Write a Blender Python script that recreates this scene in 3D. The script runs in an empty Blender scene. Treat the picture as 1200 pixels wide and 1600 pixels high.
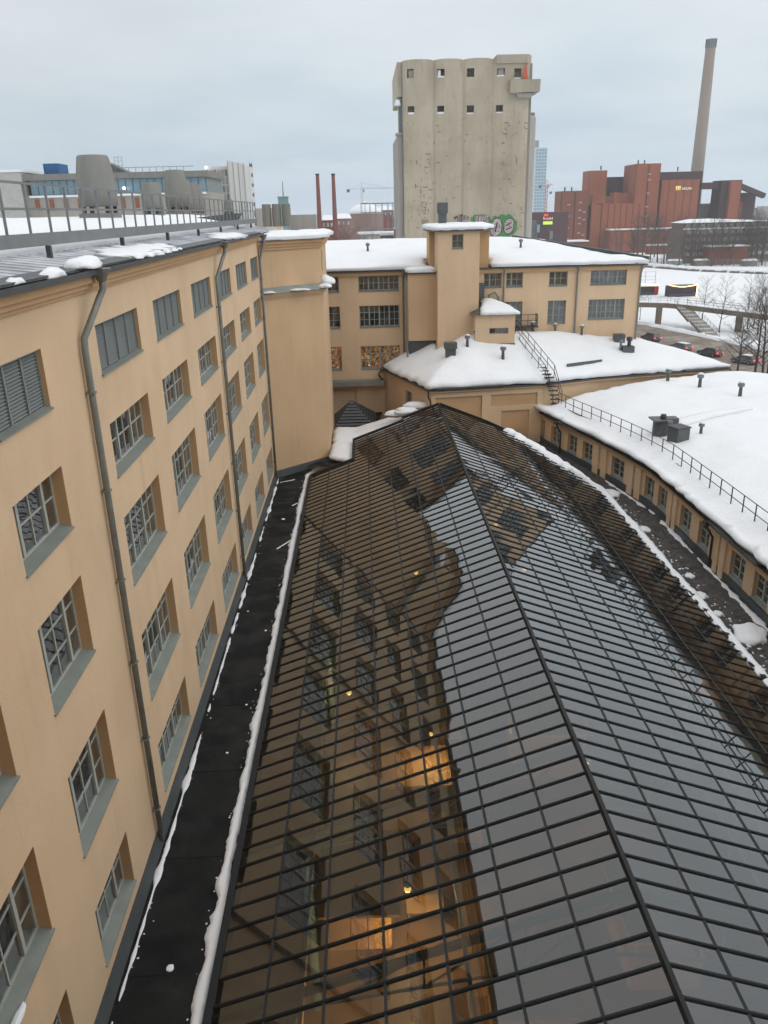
import bpy, bmesh, math, random
from math import sin, cos, pi, radians, exp, sqrt, atan2, hypot
from mathutils import Vector, Matrix, noise
from mathutils.geometry import delaunay_2d_cdt
random.seed(7)
SC = bpy.context.scene
COL = SC.collection

# ------------------------------------------------------------------ camera, sky, sun, exposure
cam_data = bpy.data.cameras.new('camera')
cam = bpy.data.objects.new('camera', cam_data); COL.objects.link(cam)
cam_data.sensor_fit = 'VERTICAL'; cam_data.sensor_height = 36.0
cam_data.lens = 1232.0 / 1600.0 * 36.0
cam_data.clip_start = 0.1; cam_data.clip_end = 9000
cam.matrix_world = Matrix(((0.999339, 0.031609, -0.01798, 0), (-0.028056, 0.355634, -0.934204, 0),
                           (-0.023135, 0.93409, 0.356286, 25.0), (0, 0, 0, 1)))
SC.camera = cam
SC.view_settings.view_transform = 'Standard'
SC.view_settings.look = 'None'
SC.view_settings.exposure = 0.0
SC.view_settings.gamma = 1.0
SC.view_settings.use_curve_mapping = False

SUN_EL, SUN_ROT = radians(36), radians(112)
world = bpy.data.worlds.new('World'); SC.world = world; world.use_nodes = True
def build_world():
    nt = world.node_tree; N = nt.nodes; L = nt.links; N.clear()
    out = N.new('ShaderNodeOutputWorld'); bg = N.new('ShaderNodeBackground'); bg.inputs[1].default_value = 0.1
    L.new(bg.outputs[0], out.inputs[0])
    sky = N.new('ShaderNodeTexSky'); sky.sky_type = 'NISHITA'; sky.sun_disc = False
    sky.sun_elevation = SUN_EL; sky.sun_rotation = SUN_ROT; sky.dust_density = 3.0
    tc = N.new('ShaderNodeTexCoord'); sep = N.new('ShaderNodeSeparateXYZ'); L.new(tc.outputs['Generated'], sep.inputs[0])
    ramp = N.new('ShaderNodeValToRGB')
    # layered overcast: blue-grey at the horizon, paler and brighter towards the zenith
    e = ramp.color_ramp.elements
    e[0].position = 0.0; e[0].color = (0.375, 0.470, 0.555, 1)
    e[1].position = 1.0; e[1].color = (1.12, 1.12, 1.12, 1)
    for p, c in ((0.07, (0.44, 0.53, 0.60)), (0.16, (0.565, 0.625, 0.665)), (0.27, (0.67, 0.705, 0.73)), (0.55, (0.93, 0.95, 0.965))):
        k = e.new(p); k.color = (*c, 1)
    # uneven cloud base, flattened towards the horizon
    div = N.new('ShaderNodeMath'); div.operation = 'ADD'; div.inputs[1].default_value = 0.12
    L.new(sep.outputs[2], div.inputs[0])
    vm = N.new('ShaderNodeVectorMath'); vm.operation = 'DIVIDE'
    cmb = N.new('ShaderNodeCombineXYZ')
    L.new(div.outputs[0], cmb.inputs[0]); L.new(div.outputs[0], cmb.inputs[1]); cmb.inputs[2].default_value = 1.0
    L.new(tc.outputs['Generated'], vm.inputs[0]); L.new(cmb.outputs[0], vm.inputs[1])
    n1 = N.new('ShaderNodeTexNoise'); n1.inputs['Scale'].default_value = 0.8; n1.inputs['Detail'].default_value = 5; n1.inputs['Roughness'].default_value = 0.5
    L.new(vm.outputs[0], n1.inputs['Vector'])
    off = N.new('ShaderNodeMath'); off.operation = 'MULTIPLY_ADD'; off.inputs[1].default_value = 0.30; off.inputs[2].default_value = -0.15
    L.new(n1.outputs['Fac'], off.inputs[0])
    add = N.new('ShaderNodeMath'); add.operation = 'ADD'; add.use_clamp = True
    L.new(sep.outputs[2], add.inputs[0]); L.new(off.outputs[0], add.inputs[1])
    mx0 = N.new('ShaderNodeMath'); mx0.operation = 'MAXIMUM'; mx0.inputs[1].default_value = 0.0; L.new(add.outputs[0], mx0.inputs[0])
    L.new(mx0.outputs[0], ramp.inputs[0])
    sc = N.new('ShaderNodeVectorMath'); sc.operation = 'SCALE'; sc.inputs['Scale'].default_value = 12.6
    # the cloud cover is denser on the left, thinner towards the right
    mr = N.new('ShaderNodeMapRange'); mr.interpolation_type = 'SMOOTHSTEP'; mr.inputs[1].default_value = -0.75; mr.inputs[2].default_value = 0.15; mr.inputs[3].default_value = 10.2; mr.inputs[4].default_value = 12.7
    L.new(sep.outputs[0], mr.inputs[0])
    mv = N.new('ShaderNodeMapping'); mv.inputs['Scale'].default_value = (1.6, 1.6, 1); mv.inputs['Rotation'].default_value = (0, 0, .5); L.new(vm.outputs[0], mv.inputs[0])
    n2 = N.new('ShaderNodeTexNoise'); n2.inputs['Scale'].default_value = 1.1; n2.inputs['Detail'].default_value = 7; n2.inputs['Roughness'].default_value = .55; L.new(mv.outputs[0], n2.inputs['Vector'])
    r2 = N.new('ShaderNodeMapRange'); r2.inputs[1].default_value = .3; r2.inputs[2].default_value = .7; r2.inputs[3].default_value = .97; r2.inputs[4].default_value = 1.03; L.new(n2.outputs['Fac'], r2.inputs[0])
    m3 = N.new('ShaderNodeMath'); m3.operation = 'MULTIPLY'; L.new(mr.outputs[0], m3.inputs[0]); L.new(r2.outputs[0], m3.inputs[1]); L.new(m3.outputs[0], sc.inputs['Scale'])
    L.new(ramp.outputs[0], sc.inputs[0])
    mix = N.new('ShaderNodeMix'); mix.data_type = 'RGBA'; mix.inputs[0].default_value = 0.93
    L.new(sky.outputs[0], mix.inputs[6]); L.new(sc.outputs[0], mix.inputs[7])
    L.new(mix.outputs[2], bg.inputs[0])
build_world()
sun_d = bpy.data.lights.new('sun', 'SUN'); sun_d.energy = 0.55; sun_d.angle = radians(50); sun_d.color = (1.0, 0.96, 0.9)
sun = bpy.data.objects.new('sun', sun_d); COL.objects.link(sun)
# pointed like the sky's sun: rotation clockwise from +Y
sun.rotation_euler = Vector((-cos(SUN_EL)*sin(SUN_ROT), -cos(SUN_EL)*cos(SUN_ROT), -sin(SUN_EL))).to_track_quat('-Z', 'Y').to_euler()
SC.cycles.max_bounces = 8; SC.cycles.transparent_max_bounces = 24; SC.cycles.glossy_bounces = 4; SC.cycles.diffuse_bounces = 3
SC.cycles.caustics_reflective = False; SC.cycles.caustics_refractive = False
SC.cycles.sample_clamp_indirect = 4.0

# ------------------------------------------------------------------ materials
MATS = {}
def uneven_sheen(name, lo, hi, sc):
    nt = MATS[name].node_tree; b = nt.nodes['Principled BSDF']; t = nt.nodes.new('ShaderNodeTexCoord'); n = nt.nodes.new('ShaderNodeTexNoise'); n.inputs['Scale'].default_value = sc; n.inputs['Detail'].default_value = 5
    r = nt.nodes.new('ShaderNodeMapRange'); r.inputs[1].default_value = .42; r.inputs[2].default_value = .62; r.inputs[3].default_value = lo; r.inputs[4].default_value = hi
    nt.links.new(t.outputs['Object'], n.inputs['Vector']); nt.links.new(n.outputs['Fac'], r.inputs[0]); nt.links.new(r.outputs[0], b.inputs['Roughness'])
def mat(name, col, rough=0.8, var=0.12, scale=1.5, bump=0.0, bscale=None, metal=0.0, streak=False, col2=None, spec=0.4, emit=None, patch=None, stain=0.0):
    """procedural surface: base colour varied by two noises, optional vertical streaks, optional relief"""
    if name in MATS: return MATS[name]
    m = bpy.data.materials.new(name); m.use_nodes = True; nt = m.node_tree; N = nt.nodes; L = nt.links
    b = N['Principled BSDF']; b.inputs['Roughness'].default_value = rough; b.inputs['Metallic'].default_value = metal
    b.inputs['Specular IOR Level'].default_value = spec
    tc = N.new('ShaderNodeTexCoord'); mp = N.new('ShaderNodeMapping'); L.new(tc.outputs['Object'], mp.inputs[0])
    mp.inputs['Scale'].default_value = (scale, scale, scale*(0.18 if streak else 1))
    n = N.new('ShaderNodeTexNoise'); n.inputs['Scale'].default_value = 1; n.inputs['Detail'].default_value = 7; n.inputs['Roughness'].default_value = 0.65
    L.new(mp.outputs[0], n.inputs['Vector'])
    r = N.new('ShaderNodeMapRange'); r.inputs[1].default_value = 0.3; r.inputs[2].default_value = 0.7
    r.inputs[3].default_value = 1-var; r.inputs[4].default_value = 1+var
    L.new(n.outputs['Fac'], r.inputs[0])
    mul = N.new('ShaderNodeVectorMath'); mul.operation = 'SCALE'
    if col2:
        mixc = N.new('ShaderNodeMix'); mixc.data_type = 'RGBA'
        n3 = N.new('ShaderNodeTexNoise'); n3.inputs['Scale'].default_value = scale*(patch or 0.3); n3.inputs['Detail'].default_value = 6
        L.new(tc.outputs['Object'], n3.inputs['Vector'])
        r3 = N.new('ShaderNodeMapRange'); r3.inputs[1].default_value = 0.45; r3.inputs[2].default_value = 0.65
        L.new(n3.outputs['Fac'], r3.inputs[0]); L.new(r3.outputs[0], mixc.inputs[0])
        mixc.inputs[6].default_value = (*col, 1); mixc.inputs[7].default_value = (*col2, 1)
        L.new(mixc.outputs[2], mul.inputs[0])
    else:
        rgb = N.new('ShaderNodeRGB'); rgb.outputs[0].default_value = (*col, 1); L.new(rgb.outputs[0], mul.inputs[0])
    L.new(r.outputs[0], mul.inputs['Scale']); src = mul.outputs[0]
    if stain:
        # run-off streaks and hairline blotches with shapes of their own
        for sc_, lo, hi, amt in (((1.7, 1.7, 0.10), .57, .74, stain), ((.55, .55, .45), .55, .70, stain*.55), ((7, 7, 5), .60, .72, stain*.45)):
            m2 = N.new('ShaderNodeMapping'); m2.inputs['Scale'].default_value = sc_; m2.inputs['Location'].default_value = (3.1*sc_[0], 7.7, 1.3); L.new(tc.outputs['Object'], m2.inputs[0])
            k2 = N.new('ShaderNodeTexNoise'); k2.inputs['Scale'].default_value = 1; k2.inputs['Detail'].default_value = 6; k2.inputs['Roughness'].default_value = .7; L.new(m2.outputs[0], k2.inputs['Vector'])
            r2 = N.new('ShaderNodeMapRange'); r2.inputs[1].default_value = lo; r2.inputs[2].default_value = hi; r2.inputs[3].default_value = 1; r2.inputs[4].default_value = 1-amt
            L.new(k2.outputs['Fac'], r2.inputs[0]); v2 = N.new('ShaderNodeVectorMath'); v2.operation = 'SCALE'; L.new(src, v2.inputs[0]); L.new(r2.outputs[0], v2.inputs['Scale']); src = v2.outputs[0]
    L.new(src, b.inputs['Base Color'])
    if bump:
        bn = N.new('ShaderNodeBump'); bn.inputs['Strength'].default_value = min(1.0, bump); bn.inputs['Distance'].default_value = 0.05
        n2 = N.new('ShaderNodeTexNoise'); n2.inputs['Scale'].default_value = bscale or scale*6; n2.inputs['Detail'].default_value = 5
        L.new(tc.outputs['Object'], n2.inputs['Vector']); L.new(n2.outputs['Fac'], bn.inputs['Height']); L.new(bn.outputs[0], b.inputs['Normal'])
    if emit:
        b.inputs['Emission Color'].default_value = (*emit[0], 1); b.inputs['Emission Strength'].default_value = emit[1]
    MATS[name] = m; return m

def glass_mat(name, tint, f0_ior, wav=0.0, rough=0.0, wscale=1.2, gcol=(0.93, 0.97, 1), dirt=0.0):
    """clear pane: sees through with a tint, mirrors by Fresnel; only its outer face mirrors"""
    m = bpy.data.materials.new(name); m.use_nodes = True; nt = m.node_tree; N = nt.nodes; L = nt.links; N.clear()
    out = N.new('ShaderNodeOutputMaterial'); mix = N.new('ShaderNodeMixShader')
    tr = N.new('ShaderNodeBsdfTransparent'); tr.inputs[0].default_value = (*tint, 1)
    gl = N.new('ShaderNodeBsdfGlossy'); gl.inputs['Roughness'].default_value = rough; gl.inputs[0].default_value = (*gcol, 1)
    # several glass surfaces in a row: R = kF / (1 + (k-1)F)
    f1 = N.new('ShaderNodeFresnel'); f1.inputs[0].default_value = 1.5
    fa = N.new('ShaderNodeMath'); fa.operation = 'MULTIPLY'; fa.inputs[1].default_value = f0_ior; L.new(f1.outputs[0], fa.inputs[0])
    fb = N.new('ShaderNodeMath'); fb.operation = 'MULTIPLY_ADD'; fb.inputs[1].default_value = f0_ior-1; fb.inputs[2].default_value = 1; L.new(f1.outputs[0], fb.inputs[0])
    fr = N.new('ShaderNodeMath'); fr.operation = 'DIVIDE'; L.new(fa.outputs[0], fr.inputs[0]); L.new(fb.outputs[0], fr.inputs[1])
    geo = N.new('ShaderNodeNewGeometry'); inv = N.new('ShaderNodeMath'); inv.operation = 'SUBTRACT'; inv.inputs[0].default_value = 1
    L.new(geo.outputs['Backfacing'], inv.inputs[1])
    mu = N.new('ShaderNodeMath'); mu.operation = 'MULTIPLY'; L.new(fr.outputs[0], mu.inputs[0]); L.new(inv.outputs[0], mu.inputs[1])
    L.new(mu.outputs[0], mix.inputs[0]); L.new(tr.outputs[0], mix.inputs[1]); L.new(gl.outputs[0], mix.inputs[2]); L.new(mix.outputs[0], out.inputs[0])
    if dirt:
        # dried run-off and dust on the outer face
        td = N.new('ShaderNodeTexCoord'); md = N.new('ShaderNodeMapping'); md.inputs['Scale'].default_value = (.7, 4.5, 2); L.new(td.outputs['Object'], md.inputs[0])
        oi2 = N.new('ShaderNodeObjectInfo'); c2 = N.new('ShaderNodeCombineXYZ'); m2 = N.new('ShaderNodeMath'); m2.operation = 'MULTIPLY'; m2.inputs[1].default_value = 37; L.new(oi2.outputs['Random'], m2.inputs[0]); L.new(m2.outputs[0], c2.inputs[1]); L.new(c2.outputs[0], md.inputs['Location'])
        nd = N.new('ShaderNodeTexNoise'); nd.inputs['Scale'].default_value = 1; nd.inputs['Detail'].default_value = 6; nd.inputs['Roughness'].default_value = .65; L.new(md.outputs[0], nd.inputs['Vector'])
        rd = N.new('ShaderNodeMapRange'); rd.inputs[1].default_value = .42; rd.inputs[2].default_value = .72; rd.inputs[3].default_value = .004; rd.inputs[4].default_value = dirt*1.6; L.new(nd.outputs['Fac'], rd.inputs[0])
        df = N.new('ShaderNodeBsdfDiffuse'); df.inputs[0].default_value = (.42, .44, .45, 1); mx2 = N.new('ShaderNodeMixShader'); mm = N.new('ShaderNodeMath'); mm.operation = 'MULTIPLY'; L.new(rd.outputs[0], mm.inputs[0]); L.new(inv.outputs[0], mm.inputs[1])
        L.new(mm.outputs[0], mx2.inputs[0]); L.new(mix.outputs[0], mx2.inputs[1]); L.new(df.outputs[0], mx2.inputs[2]); L.new(mx2.outputs[0], out.inputs[0])
    if wav:
        tc = N.new('ShaderNodeTexCoord'); n = N.new('ShaderNodeTexNoise'); n.inputs['Scale'].default_value = wscale; n.inputs['Detail'].default_value = 1.5
        oi = N.new('ShaderNodeObjectInfo'); ad = N.new('ShaderNodeVectorMath'); ad.operation = 'ADD'
        sc_ = N.new('ShaderNodeVectorMath'); sc_.operation = 'SCALE'; sc_.inputs['Scale'].default_value = 40
        cb = N.new('ShaderNodeCombineXYZ'); L.new(oi.outputs['Random'], cb.inputs[0]); L.new(oi.outputs['Random'], cb.inputs[1]); L.new(cb.outputs[0], sc_.inputs[0])
        L.new(tc.outputs['Object'], ad.inputs[0]); L.new(sc_.outputs[0], ad.inputs[1])
        L.new(ad.outputs[0], n.inputs['Vector'])
        bn = N.new('ShaderNodeBump'); bn.inputs['Strength'].default_value = 1.0; bn.inputs['Distance'].default_value = wav
        L.new(n.outputs['Fac'], bn.inputs['Height']); L.new(bn.outputs[0], gl.inputs['Normal'])
    MATS[name] = m; return m

def emit_mat(name, col, s):
    m = bpy.data.materials.new(name); m.use_nodes = True; b = m.node_tree.nodes['Principled BSDF']
    b.inputs['Base Color'].default_value = (*[c*0.5 for c in col], 1)
    b.inputs['Emission Color'].default_value = (*col, 1); b.inputs['Emission Strength'].default_value = s
    MATS[name] = m; return m

def shop_mat(name, strength):
    """lit shop interior: shelves of small goods under warm lamps"""
    m = bpy.data.materials.new(name); m.use_nodes = True; nt = m.node_tree; N = nt.nodes; L = nt.links
    b = N['Principled BSDF']; tc = N.new('ShaderNodeTexCoord'); v = N.new('ShaderNodeTexVoronoi'); v.inputs['Scale'].default_value = 5.5
    L.new(tc.outputs['Object'], v.inputs['Vector'])
    r = N.new('ShaderNodeValToRGB'); e = r.color_ramp.elements
    e[0].position = 0.0; e[0].color = (0.05, 0.03, 0.02, 1); e[1].position = 1.0; e[1].color = (1, 0.72, 0.3, 1)
    for p, c in ((0.3, (0.25, 0.12, 0.05)), (0.55, (0.6, 0.28, 0.08)), (0.7, (0.5, 0.12, 0.08)), (0.85, (0.9, 0.5, 0.15))):
        k = e.new(p); k.color = (*c, 1)
    sp = N.new('ShaderNodeSeparateColor'); L.new(v.outputs['Color'], sp.inputs[0]); L.new(sp.outputs[0], r.inputs[0])
    L.new(r.outputs[0], b.inputs['Base Color']); L.new(r.outputs[0], b.inputs['Emission Color']); b.inputs['Emission Strength'].default_value = strength
    MATS[name] = m; return m

M = MATS
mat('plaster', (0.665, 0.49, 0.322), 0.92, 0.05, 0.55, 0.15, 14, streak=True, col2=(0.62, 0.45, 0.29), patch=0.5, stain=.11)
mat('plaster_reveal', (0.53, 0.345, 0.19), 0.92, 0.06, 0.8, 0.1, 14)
mat('plaster_pale', (0.59, 0.41, 0.25), 0.92, 0.06, 0.5, 0.15, 14, streak=True, col2=(0.54, 0.375, 0.225), patch=0.5, stain=.10)
mat('snow', (0.775, 0.80, 0.83), 0.7, 0.03, 0.7, 0.7, 4, spec=0.2)
mat('snow_dirty', (0.66, 0.66, 0.66), 0.8, 0.15, 2.0, 0.8, 8, spec=0.2)
mat('bitumen', (0.010, 0.0115, 0.012), 0.95, 0.4, 1.2, 0.6, 30, spec=0.06, col2=(0.015, 0.016, 0.017))
uneven_sheen('bitumen', .45, .95, .7); MATS['bitumen'].node_tree.nodes['Principled BSDF'].inputs['Specular IOR Level'].default_value = .14
mat('gravel_roof', (0.085, 0.078, 0.074), 0.95, 0.5, 4.0, 1.0, 16, col2=(0.05, 0.047, 0.045), patch=0.4)
mat('flashing', (0.075, 0.085, 0.09), 0.5, 0.15, 2, metal=0.3)
mat('grey_green_metal', (0.20, 0.225, 0.205), 0.5, 0.15, 1.2, metal=0.2, streak=True)
mat('sill_metal', (0.22, 0.245, 0.225), 0.55, 0.12, 1.5, metal=0.15)
mat('louvre_metal', (0.20, 0.225, 0.225), 0.5, 0.08, 1.5, metal=0.1)
mat('frame_paint', (0.38, 0.40, 0.37), 0.55, 0.1, 2)
mat('frame_grey', (0.27, 0.30, 0.285), 0.55, 0.1, 2)
mat('pipe_metal', (0.20, 0.215, 0.205), 0.5, 0.18, 2.5, metal=0.2)
mat('dark_pipe', (0.035, 0.032, 0.03), 0.5, 0.2, 2)
mat('rail_dark', (0.045, 0.047, 0.05), 0.5, 0.2, 2)
mat('rail_grey', (0.20, 0.215, 0.22), 0.45, 0.12, 2, metal=0.4)
mat('roof_sheet', (0.36, 0.38, 0.40), 0.45, 0.1, 1.2, metal=0.35)
mat('bar_metal', (0.010, 0.013, 0.015), 0.5, 0.2, 2, spec=0.25)
mat('room_dark', (0.24, 0.22, 0.19), 0.9, 0.5, 0.9, col2=(0.42, 0.38, 0.33), patch=0.9)
mat('blind', (0.46, 0.43, 0.37), 0.9, 0.35, 1.2, col2=(.30, .27, .23), patch=.7)
mat('concrete', (0.44, 0.385, 0.30), 0.95, 0.12, 0.30, 0.25, 3, streak=True, col2=(0.36, 0.31, 0.235), patch=0.35, stain=.34)
mat('concrete_grey', (0.33, 0.31, 0.28), 0.95, 0.15, 0.3, 0.3, 3, streak=True)
mat('concrete_mid', (0.37, 0.325, 0.255), 0.95, 0.15, 0.3, 0.3, 3, streak=True, stain=.25)
mat('concrete_dark', (0.20, 0.185, 0.155), 0.95, 0.3, 0.4, 0.3, 3)
mat('cowl', (0.205, 0.205, 0.19), 0.9, 0.12, 1.2, streak=True)
mat('vent_metal', (0.10, 0.11, 0.115), 0.5, 0.15, 2, metal=0.3)
mat('brick_red', (0.275, 0.09, 0.047), 0.9, 0.12, 0.25, streak=True)
mat('brick_red_dark', (0.20, 0.07, 0.046), 0.9, 0.14, 0.25, streak=True)
mat('brick_pale', (0.36, 0.28, 0.25), 0.8)
mat('brick_seam', (0.055, 0.028, 0.024), 0.9, 0.1, 0.3)
mat('clad_dark', (0.055, 0.03, 0.032), 0.8, 0.12, 0.15)
mat('chimney_conc', (0.27, 0.225, 0.19), 0.9, 0.08, 0.08, streak=True)
mat('chimney_brick', (0.20, 0.075, 0.06), 0.9, 0.1, 0.3)
mat('asphalt_slush', (0.17, 0.135, 0.105), 0.8, 0.3, 0.8, 0.4, 6, col2=(0.26, 0.225, 0.195), patch=0.25)
mat('bark', (0.045, 0.038, 0.033), 0.95, 0.25, 3)
mat('bark_far', (0.09, 0.072, 0.06), 0.95, 0.2, 1)
mat('twig', (0.085, 0.068, 0.055), 0.95, 0.2, 1)
mat('floor_warm', (0.22, 0.11, 0.045), 0.5, 0.45, 0.35, col2=(0.07, 0.035, 0.022), patch=.6)
mat('inner_wall', (0.30, 0.155, 0.065), 0.8, 0.1, 0.4)
mat('wood', (0.42, 0.22, 0.085), 0.6, 0.2, 2.5, streak=True)
mat('steel_teal', (0.16, 0.24, 0.25), 0.5, 0.1, 1)
glass_mat('roof_glass', (0.40, 0.45, 0.44), 2.5, 0.006, 0.0, 0.5, (0.95, 0.98, 1.0), .02)
glass_mat('window_glass', (0.66, 0.68, 0.67), 3.0, 0.006, 0.0, 0.8, (.95, .98, 1), .10)
shop_mat('lit_shop', 0.6)

# ------------------------------------------------------------------ helpers
def ident(u, z, d): return (u, d, z)
class MB:
    """collects boxes, bars, tubes, sheets; build() links them as ONE mesh object"""
    def __init__(s): s.v = []; s.f = []; s.mi = []
    def quad(s, a, b, c, d, mi=0):
        n = len(s.v); s.v += [a, b, c, d]; s.f.append((n, n+1, n+2, n+3)); s.mi.append(mi)
    def hexa(s, p, mi=0):
        """p: 4 bottom corners ccw then 4 top corners"""
        n = len(s.v); s.v += [tuple(q) for q in p]
        for f in ((3, 2, 1, 0), (4, 5, 6, 7), (0, 1, 5, 4), (1, 2, 6, 5), (2, 3, 7, 6), (3, 0, 4, 7)):
            s.f.append(tuple(n+i for i in f)); s.mi.append(mi)
        return s
    def box(s, x0, x1, y0, y1, z0, z1, mi=0):
        return s.hexa([(x0, y0, z0), (x1, y0, z0), (x1, y1, z0), (x0, y1, z0), (x0, y0, z1), (x1, y0, z1), (x1, y1, z1), (x0, y1, z1)], mi)
    def mbox(s, fn, u0, u1, z0, z1, d0, d1, mi=0):
        """box in wall space: u along, z up, d into the wall"""
        return s.hexa([fn(u0, z0, d0), fn(u1, z0, d0), fn(u1, z0, d1), fn(u0, z0, d1), fn(u0, z1, d0), fn(u1, z1, d0), fn(u1, z1, d1), fn(u0, z1, d1)], mi)
    def prism(s, poly, z0, z1, mi=0):
        n = len(s.v); k = len(poly)
        z0f = z0 if callable(z0) else (lambda x, y: z0); z1f = z1 if callable(z1) else (lambda x, y: z1)
        s.v += [(x, y, z0f(x, y)) for x, y in poly] + [(x, y, z1f(x, y)) for x, y in poly]
        s.f.append(tuple(n+i for i in reversed(range(k)))); s.mi.append(mi)
        s.f.append(tuple(n+k+i for i in range(k))); s.mi.append(mi)
        for i in range(k):
            j = (i+1) % k; s.f.append((n+i, n+j, n+k+j, n+k+i)); s.mi.append(mi)
        return s
    def beam(s, a, b, w, h=None, up=(0, 0, 1), mi=0):
        """square bar from a to b"""
        a, b = Vector(a), Vector(b); h = h or w; d = (b-a).normalized(); up = Vector(up)
        if abs(d.dot(up)) > 0.98: up = Vector((0, 1, 0))
        x = d.cross(up).normalized()*w/2; y = x.cross(d).normalized()*h/2
        return s.hexa([a-x-y, a+x-y, b+x-y, b-x-y, a-x+y, a+x+y, b+x+y, b-x+y], mi)
    def tube(s, pts, r, n=8, mi=0, caps=True):
        pts = [Vector(p) for p in pts]; k0 = len(s.v); m = len(pts)
        rr = r if isinstance(r, (list, tuple)) else [r]*m
        ref = Vector((0, 0, 1))
        d0 = (pts[-1]-pts[0]).normalized()
        if abs(d0.z) > 0.9: ref = Vector((1, 0, 0))
        for i, p in enumerate(pts):
            d = (pts[min(i+1, m-1)]-pts[max(i-1, 0)]).normalized()
            x = d.cross(ref)
            if x.length < 1e-4: x = d.cross(Vector((0, 1, 0)))
            x.normalize(); y = d.cross(x)
            for j in range(n):
                a = 2*pi*j/n; s.v.append(tuple(p+(x*cos(a)+y*sin(a))*rr[i]))
        for i in range(m-1):
            for j in range(n):
                a = k0+i*n+j; b = k0+i*n+(j+1) % n; s.f.append((b, a, a+n, b+n)); s.mi.append(mi)
        if caps:
            s.f.append(tuple(k0+j for j in range(n))); s.mi.append(mi)
            s.f.append(tuple(k0+(m-1)*n+j for j in reversed(range(n)))); s.mi.append(mi)
        return s
    def lathe(s, c, prof, n=16, mi=0):
        """prof: (radius, z) from the bottom up"""
        return s.tube([(c[0], c[1], c[2]+z) for r, z in prof], [r for r, z in prof], n, mi)
    def mesh(s, name, mats, smooth=False):
        me = bpy.data.meshes.new(name); me.from_pydata([tuple(v) for v in s.v], [], s.f)
        for m in (mats if isinstance(mats, (list, tuple)) else [mats]): me.materials.append(M[m] if isinstance(m, str) else m)
        if any(s.mi): me.polygons.foreach_set('material_index', s.mi)
        if smooth: me.polygons.foreach_set('use_smooth', [True]*len(s.f))
        me.update(); return me
    def build(s, name, mats, parent=None, smooth=False, local=False):
        if parent is not None and not local:
            w = world_loc(parent); s.v = [(v[0]-w[0], v[1]-w[1], v[2]-w[2]) for v in s.v]
        o = bpy.data.objects.new(name, s.mesh(name, mats, smooth)); COL.objects.link(o)
        if parent is not None: o.parent = parent
        return o
def world_loc(o):
    p = Vector((0, 0, 0))
    while o is not None: p += o.location; o = o.parent
    return p
def tag(o, label=None, cat=None, group=None, kind=None):
    if label: o['label'] = label
    if cat: o['category'] = cat
    if group: o['group'] = group
    if kind: o['kind'] = kind
    return o
def empty(name, loc, label, cat, group=None, rz=0.0):
    o = bpy.data.objects.new(name, None); COL.objects.link(o); o.location = loc; o.rotation_euler = (0, 0, rz); o.empty_display_size = 0.3
    return tag(o, label, cat, group)
def copy_tree(o, parent=None):
    c = o.copy(); COL.objects.link(c); c.parent = parent
    for ch in KIDS.get(o.name, []): copy_tree(ch, c)
    return c
KIDS = {}
def kids_of(o):
    """remember a thing's children so that copies need no search through the whole scene"""
    KIDS[o.name] = [c for c in COL.objects if c.parent == o]
    for c in KIDS[o.name]: KIDS[c.name] = [g for g in COL.objects if g.parent == c]
def inst(name, me, parent, loc=(0, 0, 0), rot=(0, 0, 0)):
    o = bpy.data.objects.new(name, me); COL.objects.link(o); o.parent = parent; o.location = loc; o.rotation_euler = rot
    return o
def nz(x, y, z=0.0): return noise.noise(Vector((x, y, z)))

def wall_sheet(fn, u0, u1, z0, z1, holes, depth, ubr=(), mats_rev=1, zbr=()):
    """wall face with real openings; reveals go `depth` into the wall. holes: (u0,u1,z0,z1)"""
    mb = MB()
    us = sorted(set([u0, u1] + [round(h[0], 4) for h in holes] + [round(h[1], 4) for h in holes] + [u for u in ubr if u0 < u < u1]))
    zs = sorted(set([z0, z1] + [round(h[2], 4) for h in holes] + [round(h[3], 4) for h in holes] + [z for z in zbr if z0 < z < z1]))
    for i in range(len(us)-1):
        for j in range(len(zs)-1):
            uc, zc = (us[i]+us[i+1])/2, (zs[j]+zs[j+1])/2
            if any(h[0] < uc < h[1] and h[2] < zc < h[3] for h in holes): continue
            mb.quad(fn(us[i], zs[j], 0), fn(us[i+1], zs[j], 0), fn(us[i+1], zs[j+1], 0), fn(us[i], zs[j+1], 0))
    for a, b, c, d in holes:
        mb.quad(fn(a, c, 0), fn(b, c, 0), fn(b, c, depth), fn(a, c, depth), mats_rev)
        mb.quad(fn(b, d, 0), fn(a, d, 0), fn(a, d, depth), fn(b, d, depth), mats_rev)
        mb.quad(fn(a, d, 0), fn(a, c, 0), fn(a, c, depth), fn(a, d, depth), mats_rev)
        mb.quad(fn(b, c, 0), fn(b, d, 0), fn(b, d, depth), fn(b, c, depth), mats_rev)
    return mb

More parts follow.
